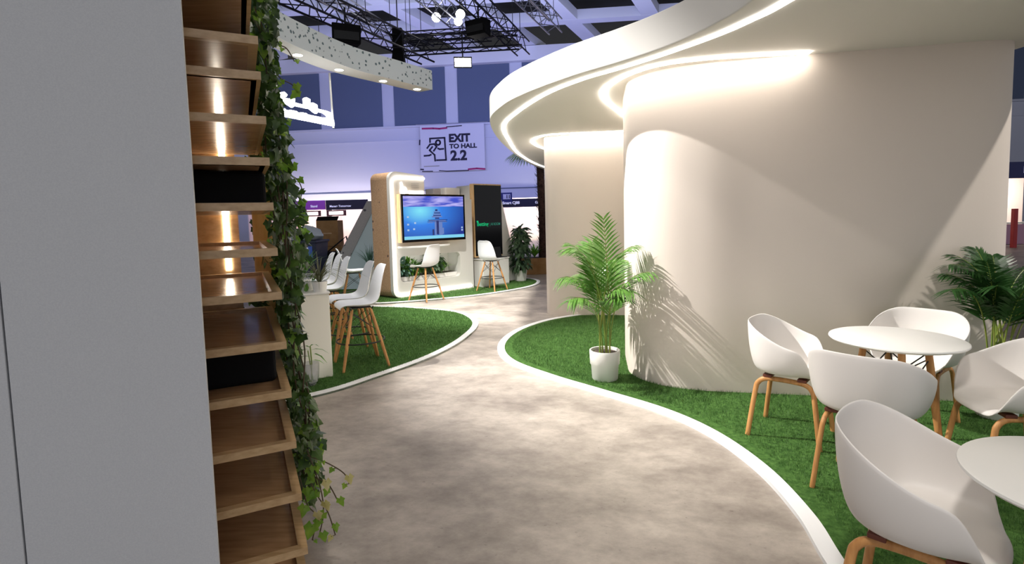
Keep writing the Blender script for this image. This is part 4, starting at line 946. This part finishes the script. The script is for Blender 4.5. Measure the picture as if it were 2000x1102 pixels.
for k, (x, y, z, w, h, lab) in enumerate(((-5.35, 15.6, 0.0, 0.9, 0.85, 'lower cardboard box stacked behind the dark bin'), (-5.30, 15.6, 0.855, 0.62, 0.74, 'upper cardboard box stacked behind the dark bin, its flap open'))):
    t = thing('cardboard_box', lab, 'box', (x, y, z), group='cardboard boxes behind the bin')
    MB().box((0, 0, h / 2), (w, 0.5, h)).build('box', M['cardboard'], t, bevel=0.008)
    MB().box((0, -0.252, h / 2), (w * 0.4, 0.004, 0.03)).build('tape', M['shelfoak'], t)
    if k: MB().add([(-w / 2, -0.25, h), (w / 2, -0.25, h), (w / 2, -0.1, h + 0.12), (-w / 2, -0.1, h + 0.12)], [(0, 1, 2, 3)]).build('flap', M['blackmatte'], t)
bp_ = thing('equipment_cart', 'dark cluttered cart beside the cardboard boxes and slanted kiosk', 'cart', (-4.75, 14.6, 0))
MB().box((0, 0, 0.42), (0.7, 0.5, 0.64)).build('cart_body', M['blackmatte'], bp_, bevel=0.04)
MB().tube([(-0.3, 0, 0.74), (0.1, 0, 1.05), (0.22, 0, 1.15), (0.32, 0, 0.74)], 0.02, 6).build('handle', M['black'], bp_)
for sx in (-.25, .25): MB().tube([(sx - .03, -0.2, 0.08), (sx + .03, -0.2, 0.08)], 0.08, 12).build('wheel', M['black'], bp_)

# ------------------------------------------------------------------ hanging ring, lit sign
rg = thing('hanging_ring', 'curved white ring with small dotted print and spotlights hung overhead', 'canopy', (0, 0, 0))
near = [(-3.24, 6.9)] + [(-3.27, 7.67), (-3.21, 8.09), (-3.06, 8.57), (-2.88, 9.07), (-2.6, 9.65), (-2.12, 10.32), (-1.55, 11.13)]
far = [(-1.86, 11.3), (-2.43, 10.55), (-2.84, 10.02), (-3.17, 9.5), (-3.40, 8.87), (-3.52, 8.3), (-3.58, 7.7), (-3.54, 6.9)]
npth = spline([Vector(p) for p in near], 6); fpth = spline([Vector(p) for p in far], 6)
ZR0, ZR1 = 4.2, 4.58
MB().prism([(p.x, p.y) for p in npth] + [(p.x, p.y) for p in fpth], ZR0, ZR1).build('ring_core', M['canopy'], rg)
mb = MB(); ribbon(mb, [(p.x, p.y) for p in npth], -0.006, ZR0, ZR1 + 0.002); mb.build('printed_face', M['ringface'], rg)
mb = MB(); ex = [Vector((-1.545, 11.125)), Vector((-1.85, 11.305))]
ribbon(mb, [(p.x, p.y) for p in ex], -0.006, ZR0, ZR1); mb.build('printed_end', M['ringface'], rg)
ring_spots = [(-3.30, 8.62), (-2.93, 9.50), (-2.36, 10.32), (-1.84, 11.02)]
for x, y in ring_spots:
    h = MB().lathe([(0.075, -0.015), (0.075, 0.004), (0.06, 0.004)], (x, y, ZR0), 20).build('spotlight', M['lacquer'], rg)
    MB().lathe([(0, -0.012), (0.066, -0.012)], (x, y, ZR0), 20).build('lens', M['lamp'], h)
for x, y in ((-2.98, 8.9), (-1.9, 10.85), (-3.3, 7.4)):
    MB().tube([(x - 0.1, y + 0.1, ZR1), (x - 0.1, y + 0.1, 15.4)], 0.006, 5).build('suspension_wire', M['black'], rg)

sg = thing('lit_sign', 'brightly lit white lettering sign hanging from the dotted ring', 'sign', (0, 0, 0))
SA = Vector((-3.70, 8.67, 3.27)); SE = (Vector((-3.17, 9.78, 3.27)) - SA); SL = SE.length; SE = SE.normalized()
fs = frame(SA, SE)
U_ = SL / 1200.0
def sgp(X, Y): 
    base = 620 + (X - 270) * 0.262                               # the baseline in the crop's drawing
    return ((X - 270) * U_, (base - Y) * 0.00085 + 0.02)
mb_l = []
rnds = random.Random(2); x = 0.0
while x < SL - 0.05:
    w = rnds.choice((0.05, 0.065, 0.08)); lp_ = rrect(x, 0.0, x + w, 0.11 + rnds.choice((0, 0.0, 0.015)), 0.015, 3); mb_l.append(lp_); x += w * 0.98
mbx = MB()
for lp_ in mb_l:
    nq = len(lp_); mbx.add([fs @ Vector((a, b, 0.0)) for a, b in lp_] + [fs @ Vector((a, b, 0.04)) for a, b in lp_], [tuple(range(nq - 1, -1, -1)), tuple(range(nq, 2 * nq))] + [(i, (i + 1) % nq, nq + (i + 1) % nq, nq + i) for i in range(nq)])
mbx.build('lower_lettering', M['neon'], sg)
curve_plate('upper_lettering', [[sgp(*p) for p in [(225, 310), (290, 275), (370, 275), (440, 330), (490, 340), (630, 345), (620, 420), (820, 480), (820, 350), (870, 330), (950, 370), (945, 440), (1010, 440), (1100, 490), (1110, 570), (1300, 620), (1445, 680), (1450, 790), (1360, 790), (1320, 720), (1240, 660), (1120, 630), (1080, 665), (1020, 630), (940, 560), (830, 535), (620, 480), (570, 515), (510, 470), (400, 400), (230, 330)]]], 0.04, M['neon'], sg, fs)
curve_plate('upper_lettering', [[sgp(*p) for p in [(360, 220), (420, 210), (480, 270), (450, 310), (400, 290)]]], 0.04, M['neon'], sg, fs)
pR = SA + SE * SL
MB().tube([pR + Vector((0, 0, -0.03)), pR + Vector((-0.03, 0.02, 0.95))], 0.018, 8).build('hanging_rod', M['lacquer'], sg)
pL = SA + SE * 0.02
MB().tube([pL + Vector((0, 0, 0.1)), pL + Vector((0.0, 0.0, 0.95))], 0.018, 8).build('hanging_rod', M['lacquer'], sg)
MB().tube([SA + SE * -0.25 + Vector((0, 0, 0.09)), SA + SE * 0.02 + Vector((0, 0, 0.07))], 0.02, 6).build('bracket_arm', M['lacquer'], sg)

# ------------------------------------------------------------------ trusses and hall rig
def truss(label, a, b, w, m, seg=0.5, group='lighting trusses under the hall ceiling', name='lighting_truss', drop=True):
    a, b = Vector(a), Vector(b); t = thing(name, label, 'truss', a, group=group); d = b - a; L = d.length; d.normalize()
    s = d.cross(Vector((0, 0, 1))).normalized(); u = s.cross(d)
    cor = [s * (x * w / 2) + u * (y * w / 2) for x, y in ((-1, -1), (1, -1), (1, 1), (-1, 1))]
    for c in cor: MB().tube([c, c + d * L], w * 0.06, 6).build('chord', m, t)
    mb = MB(); n = int(L / seg)
    for i in range(n):
        for k in range(4):
            p, q = cor[k], cor[(k + 1) % 4]
            if i % 2: p, q = q, p
            mb.tube([p + d * (i * seg), q + d * ((i + 1) * seg)], w * 0.032, 5, caps=False)
    mb.build('lattice', m, t)
    if drop:
        for fr in (0.15, 0.55, 0.95): MB().tube([d * L * fr + u * w / 2, d * L * fr + Vector((0, 0, 15.4 - a.z - d.z * L * fr))], 0.012, 5).build('hoist_chain', M['black'], t)
    return t
def ext(p, q, k): p, q = Vector(p), Vector(q); return p - (q - p) * k
def tr_(px0, px1, z, k=0.5): a, b = at(*px0, z), at(*px1, z); return ext(a, b, k), b
a, b = tr_((655, 0), (770, 72), 7.9); truss('silver lighting truss nearest the dotted ring, ending at the chain hoist', a, b, 0.34, M['truss'])
a, b = tr_((600, 0), (835, 108), 7.5, 0.3); truss('black lighting truss loaded with cables above the dotted ring', a, b, 0.55, M['blacktruss'])
a, b = tr_((845, 0), (915, 60), 8.6); truss('silver lighting truss beside the lit spotlights', a, b, 0.46, M['truss'])
a, b = tr_((925, 0), (1022, 95), 8.0); truss('black lighting truss crossing above the exit banner', a, b, 0.48, M['blacktruss'])
a, b = tr_((1035, 0), (1085, 52), 9.0); truss('short silver lighting truss closest to the curved canopy', a, b, 0.52, M['truss'])
a, b = at(765, 92, 7.6), at(1015, 78, 8.0); truss('black cross truss under the hall ceiling, joining two long trusses', a, b, 0.5, M['blacktruss'])
a, b = at(770, 78, 8.2), at(960, 66, 8.4); truss('black cross truss behind the floodlight', a, b, 0.4, M['blacktruss'], drop=False)

def speaker(label, p, w, rz):
    t = thing('hanging_loudspeaker', label, 'speaker', p, rz)
    MB().add([(-w / 2, -.25 * w, 0), (w / 2, -.25 * w, 0), (w * .4, .4 * w, 0), (-w * .4, .4 * w, 0), (-w / 2, -.4 * w, .62 * w), (w / 2, -.4 * w, .62 * w), (w * .42, .4 * w, .75 * w), (-w * .42, .4 * w, .75 * w)], [(3, 2, 1, 0), (4, 5, 6, 7), (0, 1, 5, 4), (1, 2, 6, 5), (2, 3, 7, 6), (3, 0, 4, 7)]).build('cabinet', M['blackmatte'], t, bevel=0.03)
    MB().box((0, -0.33 * w, 0.32 * w), (w * .85, 0.02, 0.45 * w)).build('grille', M['black'], t)
    MB().tube([(0, 0, 0.6 * w), (0, 0, 1.3 * w)], 0.03, 6).build('bracket', M['black'], t)
    return t
sp_ = at(676, 88, 6.6); speaker('boxy black loudspeaker hanging under the cable loaded truss', sp_, 0.80, 0.4)
sp_ = at(935, 70, 7.3); speaker('black loudspeaker hanging beside the lit spotlights', sp_, 0.7, -0.5)
hp = at(778, 98, 7.3)
ch = thing('hanging_chain_hoist', 'black chain hoist hanging on a chain by the end of silver truss', 'hoist', hp)
MB().box((0, 0, 0.35), (0.34, 0.3, 0.7)).build('motor', M['blackmatte'], ch, bevel=0.03)
MB().add([(-.22, -.2, -.5), (.22, -.2, -.5), (.22, .2, -.5), (-.22, .2, -.5), (-.16, -.14, 0), (.16, -.14, 0), (.16, .14, 0), (-.16, .14, 0)], [(3, 2, 1, 0), (4, 5, 6, 7), (0, 1, 5, 4), (1, 2, 6, 5), (2, 3, 7, 6), (3, 0, 4, 7)]).build('chain_bag', M['blackmatte'], ch)
MB().tube([(0, 0, 0.7), (0, 0, 8)], 0.02, 5).build('chain', M['black'], ch)
def flood(label, p, w, tgt, shape='box', name='hanging_floodlight'):
    t = thing(name, label, 'lamp', p); d = (Vector(tgt) - Vector(p)).normalized()
    s = d.cross(Vector((0, 0, 1))).normalized(); u = s.cross(d)
    fr = Matrix(((s.x, u.x, -d.x, 0), (s.y, u.y, -d.y, 0), (s.z, u.z, -d.z, 0), (0, 0, 0, 1)))
    if shape == 'box':
        q = [fr @ Vector(v) for v in [(-w / 2, -w * .3, 0), (w / 2, -w * .3, 0), (w / 2, w * .3, 0), (-w / 2, w * .3, 0), (-w * .4, -w * .2, w * .5), (w * .4, -w * .2, w * .5), (w * .4, w * .2, w * .5), (-w * .4, w * .2, w * .5)]]
        MB().add(q, [(3, 2, 1, 0), (4, 5, 6, 7), (0, 1, 5, 4), (1, 2, 6, 5), (2, 3, 7, 6), (3, 0, 4, 7)]).build('housing', M['black'], t)
        q = [fr @ Vector(v) for v in [(-w * .44, -w * .22, -.01), (w * .44, -w * .22, -.01), (w * .44, w * .22, -.01), (-w * .44, w * .22, -.01)]]
        MB().add(q, [(0, 1, 2, 3)]).build('lens', M['lamp'], t)
    else:
        mb = MB().tube([fr @ Vector((0, 0, 0)), fr @ Vector((0, 0, w * 1.2))], [w * .5, w * .4], 16); mb.build('housing', M['black'], t)
        mb = MB().tube([fr @ Vector((0, 0, -0.01)), fr @ Vector((0, 0, -0.005))], w * .46, 16); mb.build('lens', M['lamp'], t)
    MB().tube([(0, 0, 0.1 * w), (0, 0, 1.6 * w)], 0.025, 6).build('yoke', M['black'], t)
    return t
flood('wide bright floodlight hanging below the black truss by the hall wall', at(904, 122, 6.9), 0.62, (0, 3, 1))
flood('round lit spotlight glowing in front of the dark ceiling', at(852, 34, 8.6), 0.34, (0, 0, 1.5), 'round', 'hanging_spotlight')
flood('upper lit spotlight of the pair on the silver truss', at(899, 28, 8.5), 0.34, (0, 0, 1.5), 'round', 'hanging_spotlight')
flood('lower lit spotlight of the pair on the silver truss', at(895, 42, 8.3), 0.30, (-1, 0, 1.5), 'round', 'hanging_spotlight')
flood('lit spotlight peeping just over the canopy edge', at(1343, 8, 7.5), 0.30, (0, 0, 1.5), 'round', 'hanging_spotlight')

# ------------------------------------------------------------------ light
def light(kind, name, loc, tgt, power, col=(1, 1, 1), size=0.3, size_y=None, spot=60, blend=0.3):
    d = bpy.data.lights.new(name, kind); d.energy = power; d.color = col
    if kind == 'AREA':
        d.size = size
        if size_y: d.shape = 'RECTANGLE'; d.size_y = size_y
    else: d.shadow_soft_size = size
    if kind == 'SPOT': d.spot_size = math.radians(spot); d.spot_blend = blend
    o = bpy.data.objects.new(name, d); COL.objects.link(o); o.location = loc
    o.rotation_euler = (Vector(tgt) - Vector(loc)).to_track_quat('-Z', 'Y').to_euler(); return o
w = bpy.data.worlds.new('hall_ambient'); S.world = w; w.use_nodes = True
w.node_tree.nodes['Background'].inputs[0].default_value = (0.94, 0.95, 1.0, 1); w.node_tree.nodes['Background'].inputs[1].default_value = 0.66
light('SPOT', 'key_spot', (-3.7, 5.3, 5.9), (0.9, 5.2, 0.93), 3400, (1, 0.97, 0.93), 0.06, spot=44, blend=0.8)
light('SPOT', 'unseen_spot', (7, 0, 8), (3.2, 3.6, 0.8), 1500, (1, 0.95, 0.88), 0.1, spot=45, blend=0.5)
light('SPOT', 'path_spot', (-0.8, 6.6, 7.0), (0.0, 9.6, 0), 3600, (1, 0.98, 0.95), 0.2, spot=42, blend=0.7)
light('SPOT', 'turf_spot', (-2.4, 8.2, 5.5), (-1.1, 7.2, 0), 350, (1, 0.98, 0.95), 0.1, spot=50, blend=0.7)
light('SPOT', 'floor_spot', (-1.0, 3.0, 7.0), (0.1, 3.8, 0), 380, (1, 0.93, 0.86), 0.3, spot=60, blend=0.9)
light('SPOT', 'unseen_spot', (-1.2, -1.5, 7.0), (1.7, 2.1, 0.4), 800, (1, 0.95, 0.9), 0.3, spot=34, blend=0.9)  # added fill from behind the camera, brightens the front chairs
light('SPOT', 'ivy_spot', (0.6, 1.2, 2.7), (-0.95, 2.35, 0.35), 10, (1, 0.96, 0.85), 0.05, spot=24, blend=0.6)
for x, y in ring_spots: light('SPOT', 'ring_spot', (x, y, ZR0 - 0.03), (x + 0.5, y - 0.3, 0), 120, (1, 0.96, 0.9), 0.06, spot=80, blend=0.6)
light('AREA', 'hall_wash', (-4, 30, 6.0), (-4, 41, 9.0), 700, (0.35, 0.36, 1.0), 26, 1.0)
light('AREA', 'ceiling_wash', (0, 26, 7.5), (0, 31, 15), 1000, (0.62, 0.68, 1.0), 24, 2.0)
light('AREA', 'booth_glow', (-12.5, 35.4, 2.25), (-12.5, 37.4, 1.2), 160, (1, 0.88, 0.82), 5.0, 0.2)
light('AREA', 'booth_glow', (-12.5, 40.3, 2.9), (-12.5, 42, 4.0), 160, (1, 0.86, 0.8), 12.0, 0.2)
light('AREA', 'booth_glow', (2, 35.0, 2.15), (2.0, 37.0, 1.3), 110, (1, 0.92, 0.85), 3.2, 0.2)
light('AREA', 'booth_glow', (19.5, 21.4, 2.5), (19.5, 23, 1.6), 120, (1, 0.9, 0.8), 4.0, 0.2)
